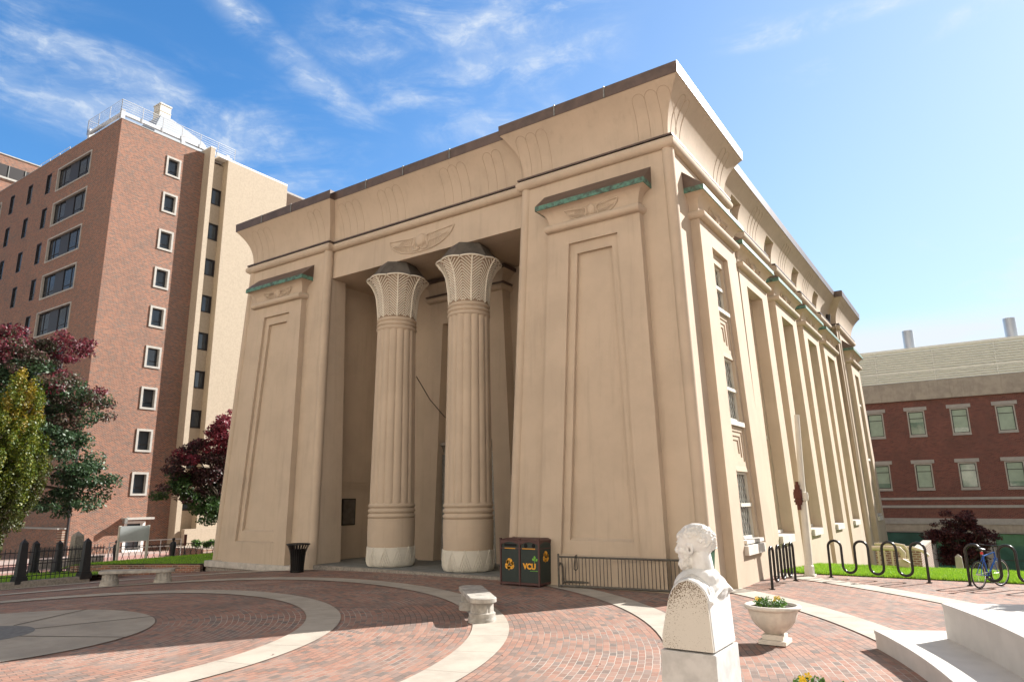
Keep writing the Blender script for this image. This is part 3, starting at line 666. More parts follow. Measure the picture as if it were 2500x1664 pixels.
for bi, (uc, xb, wb, wt_, fb, ft) in enumerate(BAYS):
    P = SD(xb); mid_ = 0 < bi < 5; D1 = .45 if mid_ else .28; dw = -.20 if mid_ else 0.0; fr = MB()
    fb0, ft0 = fb, ft
    o_ = ((uc-fb, uc+fb, -3.4), (uc-ft, uc+ft, 10.6)); i1 = ((uc-wb, uc+wb, ZB), (uc-wt_, uc+wt_, ZO))
    ring_trap(fr, P, o_, i1, 0, D1); sides_trap(fr, P, o_, -.02, D1); sides_trap(fr, P, i1, .13+dw*.6, D1, True)
    i2 = ((uc-wb+.2, uc+wb-.2, ZB+.05), (uc-wt_+.2, uc+wt_-.2, ZO-.35))
    ring_trap(fr, P, i1, i2, 0, .13+dw*.6); sides_trap(fr, P, i2, dw-.10, .13+dw*.6, True)
    W_ = lambda z: lerp(wb-.2, wt_-.2, (z-ZB)/(ZO-ZB))
    # spandrels with nested panels
    for z0, z1 in ((6.72, 7.95), (3.24, 4.42)):
        a0, a1 = W_(z0), W_(z1); dd = .09+dw
        for k, ins in enumerate((0, .16, .30, .42)):
            zz0, zz1 = z0+.9*ins, z1-.5*ins-.06*k
            if zz1-zz0 < .1 or a0-ins < .1: break
            t0 = ((uc-a0+ins, uc+a0-ins, zz0), (uc-a1+ins, uc+a1-ins, zz1)); d_ = dd-.03*k
            fr.poly([P(t0[0][0], zz0, d_), P(t0[0][1], zz0, d_), P(t0[1][1], zz1, d_), P(t0[1][0], zz1, d_)]) if k == 3 else None
            nx = (0, .16, .30, .42)[k+1] if k < 3 else None
            if nx and a0-nx >= .1:
                y0, y1 = z0+.9*nx, z1-.5*nx-.06*(k+1)
                t1 = ((uc-a0+nx, uc+a0-nx, y0), (uc-a1+nx, uc+a1-nx, y1))
                ring_trap(fr, P, t0, t1, 0, d_); sides_trap(fr, P, t1, d_-.03, d_, True)
            elif k < 3: fr.poly([P(t0[0][0], zz0, d_), P(t0[0][1], zz0, d_), P(t0[1][1], zz1, d_), P(t0[1][0], zz1, d_)])
        fr.hexa([P(uc-a0, z0-.16, dw-.08), P(uc+a0, z0-.16, dw-.08), P(uc+a0, z0-.16, dw+.11), P(uc-a0, z0-.16, dw+.11), P(uc-a0, z0, dw-.08), P(uc+a0, z0, dw-.08), P(uc+a0, z0, dw+.092), P(uc-a0, z0, dw+.092)])
    fr.build('window_surround', 'stucco', EB)
    for z0, z1, mtl in ((8.1, 9.6, 'glass'), (4.6, 6.55, 'curtain'), (1.15, 3.07, 'curtain')):
        make_window(P, uc, z0, z1, W_(z0), W_(z1), dw+.03, True, mtl)
    for z0, z1, d0, d1, ex in ((7.97, 8.09, dw-.08, dw+.18, 0), (4.44, 4.58, dw-.08, dw+.18, 0), (1.05, 1.15, dw-.08, dw+.3, -.02)):
        a = W_(z0)+ex-.004; sl = MB(); sl.hexa([P(uc-a, z0, d0), P(uc+a, z0, d0), P(uc+a, z0, d1), P(uc-a, z0, d1), P(uc-a, z1, d0), P(uc+a, z1, d0), P(uc+a, z1, d1), P(uc-a, z1, d1)]); sl.build('window_sill', 'sillpaint', EB)
    a = .88; d0, d1 = dw, D1+.11; sl = MB(); sl.hexa([P(uc-a-.25, .77, d0), P(uc+a-.25, .77, d0), P(uc+a-.25, .77, d1), P(uc-a-.25, .77, d1), P(uc-a-.25, 1.02, d0), P(uc+a-.25, 1.02, d0), P(uc+a-.25, 1.02, d1), P(uc-a-.25, 1.02, d1)])
    sl.build('window_sill', 'sillpaint', EB)
    f = hood(P, uc-ft+.02, uc+ft-.02, D1, 10.55 if 0 < bi < 5 else 10.70)
    zc = 10.89 if 0 < bi < 5 else 11.04
    winged(lambda a, b_, d_, uc=uc, f=f, P=P, zc=zc: P(uc+a, zc+b_, f(zc+b_)+.004+d_), .92, .52, r=.017, dr=.15)
    if 0 < bi < 5:
        Q_ = lambda u, z, d_: (-6.42-.70+d_, u, z)
        make_window(Q_, uc, ZS0+.02, ZS1-.02, SW-.01, SW-.01, 0.05, True, 'glass', 'attic_window')
pp = MB(); pp.tube([(-6.55, 45.7, -3), (-6.9, 45.7, 12.4), (-6.75, 45.7, 13.4)], .14, 10); pp.build('drain_pipe', 'dark_panel', EB, smooth=True)

# plinth at the left pylon
pl_ = MB(); pl_.box(XL-.14, -21.35, YF-.33, YF+.3, -.22, .02); pl_.box(XL-.14, XL+.4, YF+.301, 30, -.22, .02); pl_.build('plinth', 'stone', EB, bevel=.015)
pl_ = MB(); pl_.box(XL-.07, -21.4, YF-.27, YF+.3, -1.2, -.221); pl_.box(XL-.07, XL+.4, YF+.302, 30, -1.2, -.221); pl_.build('foundation', 'granite', EB)
fl_ = MB(); fl_.box(-21.7, -11.26, 17.86, 21.49, -.3, .075); fl_.build('portico_floor', 'floor', EB, bevel=.01)
fe = MB(); fe.box(-20.87, -12.09, 17.62, 17.855, -.3, .07); fe.build('portico_step', 'granite', EB, bevel=.012)
# plaque on the side wall of the portico
pq = MB(); pq.box(-21.72, -21.66, 19.68, 20.42, 1.38, 2.44)
plq = pq.build('plaque', 'bronze', EB, bevel=.02)
pt = MB(); pt.box(-21.66, -21.65, 19.73, 20.37, 1.43, 2.39)
for k in range(11): 
    z = 2.3-.08*k; pt.box(-21.651, -21.643, 19.78+.02*(k % 3), 20.32-.03*((k*7) % 4), z-.018, z)
pt.build('raised_lines', 'capmetal', plq)
# inner doorway
ds = MB(); PB = lambda u, z, d_: (u, 21.5-d_, z)
o_ = ((-18.75, -14.15, .05), (-18.25, -14.6, 10.35)); i1 = ((-17.95, -14.95, .051), (-17.6, -15.3, 9.4))
ring_trap(ds, PB, o_, i1, 0, .5); sides_trap(ds, PB, o_, -.02, .5); sides_trap(ds, PB, i1, .06, .5)
ds.poly([PB(-17.95, .05, .06), PB(-14.95, .05, .06), PB(-15.3, 9.4, .06), PB(-17.6, 9.4, .06)])
ds.tube([PB(-18.3, 10.45, .0), PB(-18.3, 10.45, .55), PB(-14.55, 10.45, .55), PB(-14.55, 10.45, .0)], .13, 10)
usweep(ds, PB, -18.25, -14.6, .5, [(0, 10.6), (.02, 10.75), (.1, 10.95), (.25, 11.08), (.3, 11.1)])
dso = ds.build('door_surround', 'stucco', EB)
dc = MB(); usweep(dc, PB, -18.25, -14.6, .5, [(.0, 10.56), (.16, 10.57), (.16, 10.63), (0, 10.68)]); usweep(dc, PB, -18.25, -14.6, .5, [(.3, 11.1), (.34, 11.1), (.34, 11.25), (0, 11.3)])
dc.build('cap_flashing', 'copper', dso)
dh = MB(); usweep(dh, PB, -17.75, -15.15, .15, [(0, 4.15), (.03, 4.3), (.12, 4.42), (.2, 4.45), (.2, 4.55), (0, 4.6)]); dh.build('door_hood', 'granite', dso)
dd = MB(); dd.box(-17.75, -17.55, 21.25, 21.42, .08, 4.1); dd.box(-15.35, -15.15, 21.25, 21.42, .08, 4.1); dd.box(-17.55, -15.35, 21.25, 21.42, 3.9, 4.1); dd.build('door_frame', 'steel', dso)
dd = MB(); dd.box(-17.54, -16.46, 21.34, 21.40, .09, 3.88); dd.box(-16.44, -15.36, 21.34, 21.40, .09, 3.88)
for x0 in (-17.4, -16.3):
    for z0, z1 in ((.3, 1.5), (1.7, 2.5), (2.7, 3.6)): dd.box(x0, x0+.8, 21.32, 21.345, z0, z1)
dd.build('door', 'door', dso)
cb = MB(); cb.tube([(-18.0, 19.9, 7.1), (-17.7, 20.4, 6.2), (-17.3, 20.8, 5.55), (-16.8, 21.0, 5.2), (-16.2, 21.05, 5.05), (-15.4, 21.05, 5.0)], .018, 6); cb.build('hanging_cable', 'cable', EB)

# columns
def column(cx, cy):
    sh = MB(); n = 16*9
    def reed(t, r, z):
        s_ = abs(math.sin(t*8)); return r*(1-.06*(1-s_**.6))
    rb, rt = .815, .735
    sh.lathe([(lerp(rb, rt, k/10), lerp(2.22, 8.66, k/10)) for k in range(11)], n, (cx, cy), reed)
    so_ = sh.build('column_shaft', 'stucco', EB, smooth=True, angle=60)
    dr = MB(); prof = [(.83, .70), (.835, .80), (.85, 1.2), (.845, 1.72)]
    for z0, z1, r in ((1.73, 1.90, .86), (1.905, 2.08, .857), (2.085, 2.25, .853)):
        prof += [(r-.06, z0)]+[(r-.06+.06*math.sin(PI*q/6), lerp(z0, z1, q/6)) for q in range(1, 6)]+[(r-.06, z1)]
    prof += [(.78, 2.27)]
    dr.lathe(prof, 64, (cx, cy)); dr.build('column_drum', 'stucco', so_, smooth=True)
    nk = MB(); prof = [(.68, 8.63)]
    for z0, z1, r in ((8.64, 8.80, .77), (8.805, 8.96, .767), (8.965, 9.12, .763)):
        prof += [(r-.06, z0)]+[(r-.06+.06*math.sin(PI*q/6), lerp(z0, z1, q/6)) for q in range(1, 6)]+[(r-.06, z1)]
    prof += [(.68, 9.14)]
    nk.lathe(prof, 64, (cx, cy)); nk.build('neck_ring', 'stucco', so_, smooth=True)
    bs = MB(); bs.lathe([(.68, .074), (.77, .09), (.83, .16), (.855, .28), (.86, .5), (.86, .73), (.81, .76)], 64, (cx, cy))
    rad = lambda z: np.interp(z, [.07, .16, .28, .5, .73], [.76, .83, .855, .86, .86])+.002
    for k in range(12):
        for q, (w_, zt) in enumerate(((.5, .72), (.33, .50), (.17, .30))):
            a0 = 2*PI*k/12; pts = []
            for t in np.linspace(-1, 1, 9):
                z = .10+(zt-.10)*(1-abs(t)); a = a0+t*w_*2*PI/12; pts.append((cx+rad(z)*math.cos(a), cy+rad(z)*math.sin(a), z))
            bs.tube(pts, .021, 5)
    bs.build('zigzag_base', 'cream', so_, smooth=True)
    # palm capital: bell with raised leaf ribs
    bell = lambda z: float(np.interp(z, [9.1, 9.35, 9.65, 9.95, 10.15, 10.32, 10.46, 10.57, 10.66], [.70, .715, .74, .78, .83, .90, .98, 1.07, 1.165]))
    cp = MB(); cp.lathe([(bell(z), z) for z in np.linspace(9.1, 10.66, 26)], 72, (cx, cy)); cp.build('capital', 'capground', so_, smooth=True)
    lf = MB(); NL = 8; A0 = R(-46)
    on = lambda a, z, e=.02: (cx+(bell(z)+e)*math.cos(a), cy+(bell(z)+e)*math.sin(a), z)
    for k in range(NL):
        a0 = 2*PI*k/NL+A0
        lf.tube([on(a0, z, .022) for z in np.linspace(9.13, 10.64, 14)], [.030]*10+[.034, .036, .036, .036], 6)
        half = PI/NL
        for j in range(17):
            zb = 8.92+.100*j
            for s_ in (-1, 1):
                pts = []
                for t in np.linspace(0, 1, 6):
                    z = zb+.30*t
                    if z > 10.65 or z < 9.14: continue
                    pts.append(on(a0+s_*half*.985*t, z, .018-.004*t))
                if len(pts) > 1: lf.tube(pts, .0205, 5, caps=False)
        # curled leaf tips form a scalloped rim
        lf.tube([(cx+(1.185-.04*t*t)*math.cos(a0+t*half*.97), cy+(1.185-.04*t*t)*math.sin(a0+t*half*.97), 10.665-.026*t*t) for t in np.linspace(-1, 1, 11)], .030, 6)
    lf.build('palm_leaf_relief', 'capcream', so_, smooth=True)
    ct = MB(); hx = [(cx+1.18*math.cos(R(60*k-22)), cy+1.18*math.sin(R(60*k-22)), 10.68) for k in range(6)]
    Bq = [(cx+.70*math.cos(R(60*k-22)), cy+.70*math.sin(R(60*k-22)), 11.327) for k in range(6)]
    ct.prism(hx, Bq)
    ct.prism([(cx+1.165*math.cos(2*PI*k/32), cy+1.165*math.sin(2*PI*k/32), 10.662) for k in range(32)], [(cx+1.12*math.cos(2*PI*k/32), cy+1.12*math.sin(2*PI*k/32), 10.72) for k in range(32)])
    ct.build('capital_cap', 'capmetal', so_)
    return so_
column(-18.02, 18.75); column(-14.5, 18.75)

# ------------------------------------------------------------------ brick tower block on the left
BB = thing('brick_block', 'tall orange brick block with tan stair tower, left of the temple building', 'building', (-50, 22.05, -1))
bx, by, bt = -50.0, 22.05, 30.5
def wall_holes(mb, P, u0, u1, z0, z1, holes):
    """rectangular wall with rectangular holes (u0,u1,z0,z1) laid out on a grid"""
    us = sorted({u0, u1, *[h[0] for h in holes], *[h[1] for h in holes]}); zs = sorted({z0, z1, *[h[2] for h in holes], *[h[3] for h in holes]})
    for i in range(len(us)-1):
        for j in range(len(zs)-1):
            um, zm = (us[i]+us[i+1])/2, (zs[j]+zs[j+1])/2
            if not any(h[0] < um < h[1] and h[2] < zm < h[3] for h in holes):
                mb.poly([P(us[i], zs[j], 0), P(us[i+1], zs[j], 0), P(us[i+1], zs[j+1], 0), P(us[i], zs[j+1], 0)])
def frame_win(parent, P, u0, u1, z0, z1, fw, proud, depth, glass, name='window', mull=(), trans=(), fmat='frame', sash=.05, panel=None):
    fr = MB()
    o = ((u0, u1, z0), (u0, u1, z1)); i_ = ((u0+fw, u1-fw, z0+fw), (u0+fw, u1-fw, z1-fw))
    ring_trap(fr, P, o, i_, 0, proud); sides_trap(fr, P, o, -.02, proud, True); sides_trap(fr, P, i_, -depth, proud, True)
    ob = fr.build(name, fmat, parent)
    s_ = MB(); a0, a1, b0, b1 = u0+fw, u1-fw, z0+fw, z1-fw
    q = lambda c0, c1, e0, e1, d0=-depth, d1=-depth+.05: s_.hexa([P(c0, e0, d0), P(c1, e0, d0), P(c1, e0, d1), P(c0, e0, d1), P(c0, e1, d0), P(c1, e1, d0), P(c1, e1, d1), P(c0, e1, d1)])
    q(a0, a0+sash, b0, b1); q(a1-sash, a1, b0, b1); q(a0+sash, a1-sash, b0, b0+sash); q(a0+sash, a1-sash, b1-sash, b1)
    for mu in mull: q(mu-sash/2, mu+sash/2, b0+sash, b1-sash, -depth, -depth+.045)
    for tz in trans: q(a0+sash, a1-sash, tz-sash/2, tz+sash/2, -depth, -depth+.04)
    if panel: q(panel[0], panel[1], b0+sash, b1-sash, -depth, -depth+.06)
    s_.build('sash', 'dark_panel', ob)
    g_ = MB(); g_.poly([P(a0, b0, -depth+.01), P(a1, b0, -depth+.01), P(a1, b1, -depth+.01), P(a0, b1, -depth+.01)]); g_.build('pane', glass, ob)
    return ob
PX = lambda u, z, d_: (u, by-d_, z)       # face towards the viewer's left
PY = lambda u, z, d_: (bx+d_, u, z)       # sunlit face
holesX, holesY = [], []
for k in range(9):
    zt = 29.25-3.08*k
    if zt-2 < 4: continue
    for u0, u1 in ((-59.85, -54.15), (-76.6, -70.9), (-93, -87.3)): holesX.append((u0, u1, zt-2.06, zt))
    for u0 in (-61.9, -65.45, -69.1, -78.7, -82.2, -85.8): holesX.append((u0, u0+.92, zt-1.78, zt+.02))
for k in range(9): holesY.append((25.69, 26.87, 27.4-3.07*k, 29.04-3.07*k))
holesY.append((25.55, 27.0, -1.05, 1.1))
wl = MB(); wall_holes(wl, PX, -112, bx, -1.5, bt, holesX); wl.build('wall', 'brick_x', BB)
wl = MB(); wall_holes(wl, PY, by, 28.75, -1.5, bt, holesY); wl.build('wall', 'brick_y', BB)
for (u0, u1, z0, z1) in holesX:
    if u1-u0 > 2:
        frame_win(BB, PX, u0, u1, z0, z1, .11, .05, .17, 'dim_glass', mull=(u0+1.0, u0+1.95, u1-1.05), trans=(z0+.55,), panel=(u0+1.98, u0+3.45))
    else: frame_win(BB, PX, u0, u1, z0, z1, .05, .0, .12, 'dim_glass', fmat='dark_panel', trans=(z0+.55,))
for (u0, u1, z0, z1) in holesY[:-1]: frame_win(BB, PY, u0, u1, z0, z1, .15, .07, .28, 'blue_glass', trans=(z0+.55,))
# entrance at the foot
u0, u1, z0, z1 = holesY[-1]
en = frame_win(BB, PY, u0, u1, z0, z1, .18, .05, .35, 'blue_glass', 'entrance_door', mull=(26.5,), fmat='white')
cp = MB(); cp.box(bx, bx+.75, 25.3, 27.25, 1.2, 1.34); cp.build('canopy', 'frame', BB); cp = MB(); cp.box(bx+.5, bx+.8, 25.15, 25.35, .95, 1.3); cp.build('wall_lamp', 'steel', BB)
# parapet, roof, rear block
rf = MB(); rf.box(-112, bx-.02, by+.02, 60, bt-.3, bt-.12); rf.build('roof', 'greytrim', BB)
cpg = MB(); cpg.box(-112, bx+.03, by-.03, by+.3, bt, bt+.06); cpg.box(bx-.3, bx+.03, by+.301, 28.75, bt, bt+.06); cpg.build('parapet_coping', 'greytrim', BB)
# tan stair tower
tw = MB(); tx = -49.1
tw.box(-54, tx, 28.752, 29.15, -1.5, bt+.35); tw.build('pilaster', 'tanwall', BB)
tw = MB(); tw.box(-54, tx, 30.4, 36.4, -1.5, bt-.15); tw.build('stair_tower', 'tanwall', BB)
tw = MB(); hs_ = [(29.18, 30.37, 26.3-3.07*k, 27.7-3.07*k) for k in range(9)]
PT = lambda u, z, d_: (-49.75+d_, u, z)
wall_holes(tw, PT, 29.151, 30.399, -1.5, bt-.6, hs_); tw.build('recess_wall', 'tanwall', BB)
for h in hs_: frame_win(BB, PT, *h, .06, .02, .1, 'blue_glass', 'stair_window', mull=(29.62,), fmat='dark_panel')
tw = MB(); tw.box(-54, tx-.05, 29.6, 36.45, bt-.14, bt+.02); tw.build('tower_coping', 'white', BB)
tw = MB(); tw.box(-54, tx+.02, 28.74, 29.2, bt+.35, bt+.43); tw.build('tower_coping', 'white', BB)
tb = MB(); tb.box(-49.0, -48.6, 29.2, 40, -1.2, .42); tb.build('tan_plinth', 'tanwall', BB)
# roof steelwork: white beams, posts and railing; sloping screen and duct
def rail_run(pts, z0, zt, n, name='roof_railing'):
    b = MB()
    for k in range(n): 
        z = lerp(z0+.15, zt, k/(n-1)); b.tube([(x, y, z) for x, y in pts], .016 if k < n-1 else .024, 5)
    for (xa, ya), (xb_, yb_) in zip(pts[:-1], pts[1:]):
        L = math.hypot(xb_-xa, yb_-ya); m_ = max(1, int(L/1.6))
        for k in range(m_+1): b.tube([(lerp(xa, xb_, k/m_), lerp(ya, yb_, k/m_), z0-.4), (lerp(xa, xb_, k/m_), lerp(ya, yb_, k/m_), zt)], .028, 5)
    return b.build(name, 'whitesteel', BB)
rail_run([(-55.4, 26), (-55.4, 22.0), (-50.15, 22.0), (-50.15, 31.6)], bt+.75, bt+1.65, 5)
rail_run([(-64.6, 22.4), (-59.2, 22.4)], bt+.1, bt+.75, 3)
bm = MB(); bm.box(-55.4, -50.3, 22.1, 22.3, bt+.5, bt+.72); bm.box(-50.45, -50.2, 22.3, 31.4, bt+.5, bt+.76); bm.box(-55.5, -55.3, 22.1, 30, bt+.5, bt+.72)
bm.build('roof_beam', 'whitesteel', BB)
for (x, y) in ((-50.35, 22.2), (-55.3, 22.2), (-50.35, 27), (-50.35, 29.5), (-50.35, 31)):
    p_ = MB(); p_.box(x-.14, x+.14, y-.14, y+.14, bt, bt+.9); p_.build('roof_post', 'whitesteel', BB)
sc = MB(); sc.prism([(-51.4, y, z) for y, z in ((25.2, bt+.2), (29.6, bt+.2), (29.6, bt+1.6), (29.35, bt+1.75), (26.6, bt+2.55), (25.6, bt+2.6), (25.2, bt+1.2))], [(-57, y, z) for y, z in ((25.2, bt+.2), (29.6, bt+.2), (29.6, bt+1.6), (29.35, bt+1.75), (26.6, bt+2.55), (25.6, bt+2.6), (25.2, bt+1.2))])
sc.build('plant_screen', 'screen_metal', BB)
dcx = MB(); dcx.box(-52.6, -51.6, 25.55, 26.45, bt+2.4, bt+3.65); dcx.box(-52.65, -51.55, 25.5, 26.5, bt+3.6, bt+3.72); dcx.box(-52.63, -51.57, 25.52, 26.48, bt+3.0, bt+3.06); dcx.build('duct', 'cream', BB)
# penthouse behind
RB = thing('brick_penthouse', 'orange brick upper storey with a dark window band, rising behind the tall brick block', 'building', (-90, 30, 28))
pw = MB(); pw.box(-130, -80, 23.0, 60, 28, 37.8); pw.build('wall', 'brick_y', RB)
pw = MB(); pw.box(-80.0, -79.9, 23.1, 59, 35.4, 36.75); wb_ = pw.build('window_band', 'dark_panel', RB)
for k in range(12):
    pw = MB(); pw.box(-79.9, -79.84, 23.4+1.5*k, 23.48+1.5*k, 35.4, 36.75); pw.build('mullion', 'steel', wb_)
pw = MB(); pw.box(-79.99, -79.8, 23.0, 60, 35.2, 35.39); pw.box(-130, -79.9, 22.9, 60.1, 37.8, 37.9); pw.build('coping', 'frame', RB)
# low brick wing below the trees
LW = thing('low_brick_wall', 'low orange brick wall with a pale coping at the foot of the brick block', 'wall', (-52, 20, -1))
lw = MB(); lw.box(-80, -50.1, 21.4, 22.0, -1.3, .72); lw.build('wall', 'brick_x', LW)
lw = MB(); lw.box(-80, -50.05, 21.35, 22.03, .72, .8); lw.build('coping', 'frame', LW)
LW.location.z = LW.location.z
dp = MB(); dp.tube([(-49.9, 21.9, -1), (-49.9, 21.9, 6)], .08, 8); dp.build('drain_pipe', 'dark_panel', BB)

# ------------------------------------------------------------------ brick building on the right
RB2 = thing('laboratory_building', 'dark red brick building with cream louvred top storey, behind the bike racks', 'building', (5, 65, -5.6))
ry = 65.0; PR = lambda u, z, d_: (u, ry-d_, z)
wx = [-6.95+3.0*k for k in range(-5, 12)]
hl = []
for u in wx:
    hl.append((u-.62, u+.62, 6.92, 8.95)); hl.append((u-.62, u+.62, 2.68, 4.68))
w2 = MB(); wall_holes(w2, PR, -24, 27, -.6, 9.8, hl); w2.build('wall', 'brick2', RB2)
w2 = MB(); w2.box(-24, 27, ry+.35, ry+25, -6, 9.7); w2.build('inner_mass', 'dark_panel', RB2)
for i, h in enumerate(hl):
    ob = frame_win(RB2, PR, *h, .09, .01, .16, ['green_glass', 'teal_glass', 'green_glass', 'curtain'][(i*7+i//3) % 4], trans=(h[3]-.62,), fmat='frame')
    fb_ = (.35, .8, .5, .25, 1.0, .6, .0, .45)[(i*5+i//4) % 8]
    if fb_:
        zb_2 = lerp(h[3]-.15, h[2]+.15, fb_)
        bl_ = MB(); bl_.poly([PR(h[0]+.15, zb_2, -.146), PR(h[1]-.15, zb_2, -.146), PR(h[1]-.15, h[3]-.15, -.146), PR(h[0]+.15, h[3]-.15, -.146)]); bl_.build('blind', 'blind', ob)
    l_ = MB(); l_.box(h[0]-.2, h[1]+.2, ry-.07, ry+.02, h[3]+.02, h[3]+.30); l_.build('lintel', 'greytrim', RB2)
    l_ = MB(); l_.box(h[0]-.02, h[1]+.02, ry-.09, ry+.02, h[2]-.12, h[2]-.005); l_.build('window_sill', 'greytrim', RB2)
for z0, z1 in ((1.85, 2.03), (1.22, 1.42)):
    l_ = MB(); l_.box(-24, 27, ry-.06, ry+.05, z0, z1); l_.build('stone_band', 'greytrim', RB2)
l_ = MB(); l_.box(-24, 27, ry-.12, ry+.05, -.02, .42); l_.build('stone_band', 'greytrim', RB2)
l_ = MB(); l_.box(-24, 27, ry-.05, ry+.04, -.6, -.021); l_.build('fascia', 'precast', RB2)
l_ = MB(); l_.box(-24, 27, ry-.2, ry+.3, 9.8, 11.3); l_.box(-24, 27, ry-.28, ry-.2, 9.8, 10.15); l_.box(-24, 27, ry-.24, ry-.2, 10.15, 10.4)
l_.build('precast_frieze', 'precast', RB2)
lv = MB()
for k in range(13):
    z = 11.36+.20*k; lv.hexa([(-24, ry-.09, z), (27, ry-.09, z), (27, ry+.1, z), (-24, ry+.1, z), (-24, ry+.07, z+.19), (27, ry+.07, z+.19), (27, ry+.12, z+.19), (-24, ry+.12, z+.19)])
lv.box(-24, 27, ry+.1, ry+20, 11.3, 14.0); lv.box(-24, 27, ry-.06, ry+20, 14.0, 14.2); lv.box(-24, 27, ry-.08, ry+.0, 12.1, 12.26)
lv.build('louvre_screen', 'louver', RB2)
for k in range(11):
    l_ = MB(); l_.box(-19+4.2*k, -18.93+4.2*k, ry-.05, ry+.0, 11.32, 14.0); l_.build('screen_post', 'louver', RB2)
for x in (-3.75, 3.35):
    l_ = MB(); l_.lathe([(.42, 14.1), (.42, 15.9), (.36, 15.9)], 24, (x, ry+1.2)); l_.build('flue', 'duct', RB2, smooth=True)
# ground floor glazing
x = -23.5; k = 0
while x < 26:
    wd = 3.3
    frame_win(RB2, PR, x, x+wd, -4.9, -.62, .05, .06, .1, 'teal_glass', 'shop_window', mull=(x+wd*.38,) if k % 2 else (), trans=(-2.6,) if k % 2 == 0 else (), fmat='greytrim')
    l_ = MB(); l_.box(x+wd+.02, x+wd+.6, ry-.14, ry+.02, -5.6, -.6); l_.build('pier', 'greytrim', RB2)
    x += wd+.62; k += 1
l_ = MB(); l_.box(-24, 27, ry-.12, ry+.02, -6, -4.91); l_.build('stone_base', 'greytrim', RB2)

# ------------------------------------------------------------------ left: beds, fences, sign, monument
def sheet(name, mt, poly, zf, nx=1):
    b = MB(); b.poly([(x, y, zf(x, y)) for x, y in poly]); return b.build(name, mt, kind='structure')
def strip(b, pts, w_, z0, z1):
    """wall of width w_ along pts, from z0 to z1 (callables)"""
    for (xa, ya), (xb_, yb_) in zip(pts[:-1], pts[1:]):
        L = math.hypot(xb_-xa, yb_-ya); nx_, ny_ = -(yb_-ya)/L*w_/2, (xb_-xa)/L*w_/2
        q = [(xa-nx_, ya-ny_), (xb_-nx_, yb_-ny_), (xb_+nx_, yb_+ny_), (xa+nx_, ya+ny_)]
        b.hexa([(x, y, z0(x, y)) for x, y in q]+[(x, y, z1(x, y)) for x, y in q])
bedz = lambda x, y: max(hz(x, y)+.1, -.24+.05*(x+28.3))
CURB = [(-28.9, 4.0), (-28.75, 6.5), (-28.5, 9.0), (-28.3, 11.0), (-28.05, 13.25)]
gk = thing('granite_kerb', 'grey granite kerb edging the fenced grass bed', 'kerb', (-28.3, 10, -.4))
for i in range(len(CURB)-1):
    b = MB(); strip(b, CURB[i:i+2], .22, lambda x, y: hz(x, y)-.2, lambda x, y: -.24); b.build('kerb_stone', 'granite', gk, bevel=.012)
b = MB(); b.grid([[(x, y, bedz(x, y)-.02) for y in np.linspace(2, 15, 14)] for x in np.linspace(-28.4, -35.6, 10)]); b.build('grass_bed', 'turf', kind='structure')
b = MB(); b.grid([[(x, y, hz(x, y)+.01) for y in np.linspace(2, 27, 26)] for x in np.linspace(-36.2, -49.9, 14)]); b.build('sidewalk', 'sidewalk', kind='structure')
b = MB(); strip(b, [(-35.8, 2), (-35.9, 14.6), (-36.7, 16.6), (-38.3, 19.2)], .35, lambda x, y: hz(x, y)-.2, lambda x, y: hz(x, y)+.06); b.build('pale_kerb', 'concrete', kind='structure')
b = MB(); strip(b, [(-41.5, 17.0), (-42.1, 20.4)], .5, lambda x, y: hz(x, y)-.2, lambda x, y: hz(x, y)+.42)
tag(b.build('ramp_wall', 'concrete'), 'pale concrete ramp wall behind the black lattice fence', 'wall')
# lawn mound with a low brick edge behind the left bench
def lawnz(x, y): return lerp(hz(x, y)+.04, -.10, sstep(-37.5, -31, x))
b = MB()
EDGEW = [(-27.15, 17.2), (-28.3, 16.6), (-29.6, 15.9), (-30.8, 15.1), (-31.6, 14.2)]
rows = []
for k in range(9):
    t = k/8; x = lerp(-27.05, -31.7, t); y0 = float(np.interp(x, [e_[0] for e_ in EDGEW[::-1]], [e_[1] for e_ in EDGEW[::-1]]))
    rows.append([(lerp(x, x-6.2-(-1.5*(1-t)), q/8), lerp(y0, y0+(8.5 if t < .5 else 7), q/8), 0) for q in range(9)])
b.grid([[(x, y, lawnz(x, y)) for x, y, z in r_] for r_ in rows]); b.build('lawn', 'turf', kind='structure')
LAWN_L = rows
b = MB(); strip(b, EDGEW, .24, lambda x, y: hz(x, y)-.2, lambda x, y: -.13); 
tag(b.build('brick_edging_wall', 'brick_x'), 'low curved red brick wall holding the lawn behind the left bench', 'wall')

def fence_post(x, y, z, h, first=None):
    t = thing('obelisk_fence_post', 'tall tapered black iron fence post', 'fence post', (x, y, z), 'black iron obelisk posts of the fence')
    b = MB(); b.box(x-.2, x+.2, y-.2, y+.2, z-.1, z+.1); b.box(x-.17, x+.17, y-.17, y+.17, z+.1, z+.16); b.build('post_base', 'iron', t, bevel=.01)
    b = MB(); zt = z+h-.14
    b.hexa([(x-.145, y-.145, z+.16), (x+.145, y-.145, z+.16), (x+.145, y+.145, z+.16), (x-.145, y+.145, z+.16), (x-.1, y-.1, zt), (x+.1, y-.1, zt), (x+.1, y+.1, zt), (x-.1, y+.1, zt)])
    for q in ((-.115, -.115), ): pass
    k = len(b.v); b.v += [(x-.1, y-.1, zt), (x+.1, y-.1, zt), (x+.1, y+.1, zt), (x-.1, y+.1, zt), (x, y, z+h)]; b.f += [(k, k+1, k+4), (k+1, k+2, k+4), (k+2, k+3, k+4), (k+3, k, k+4)]
    b.build('shaft', 'iron', t); return t
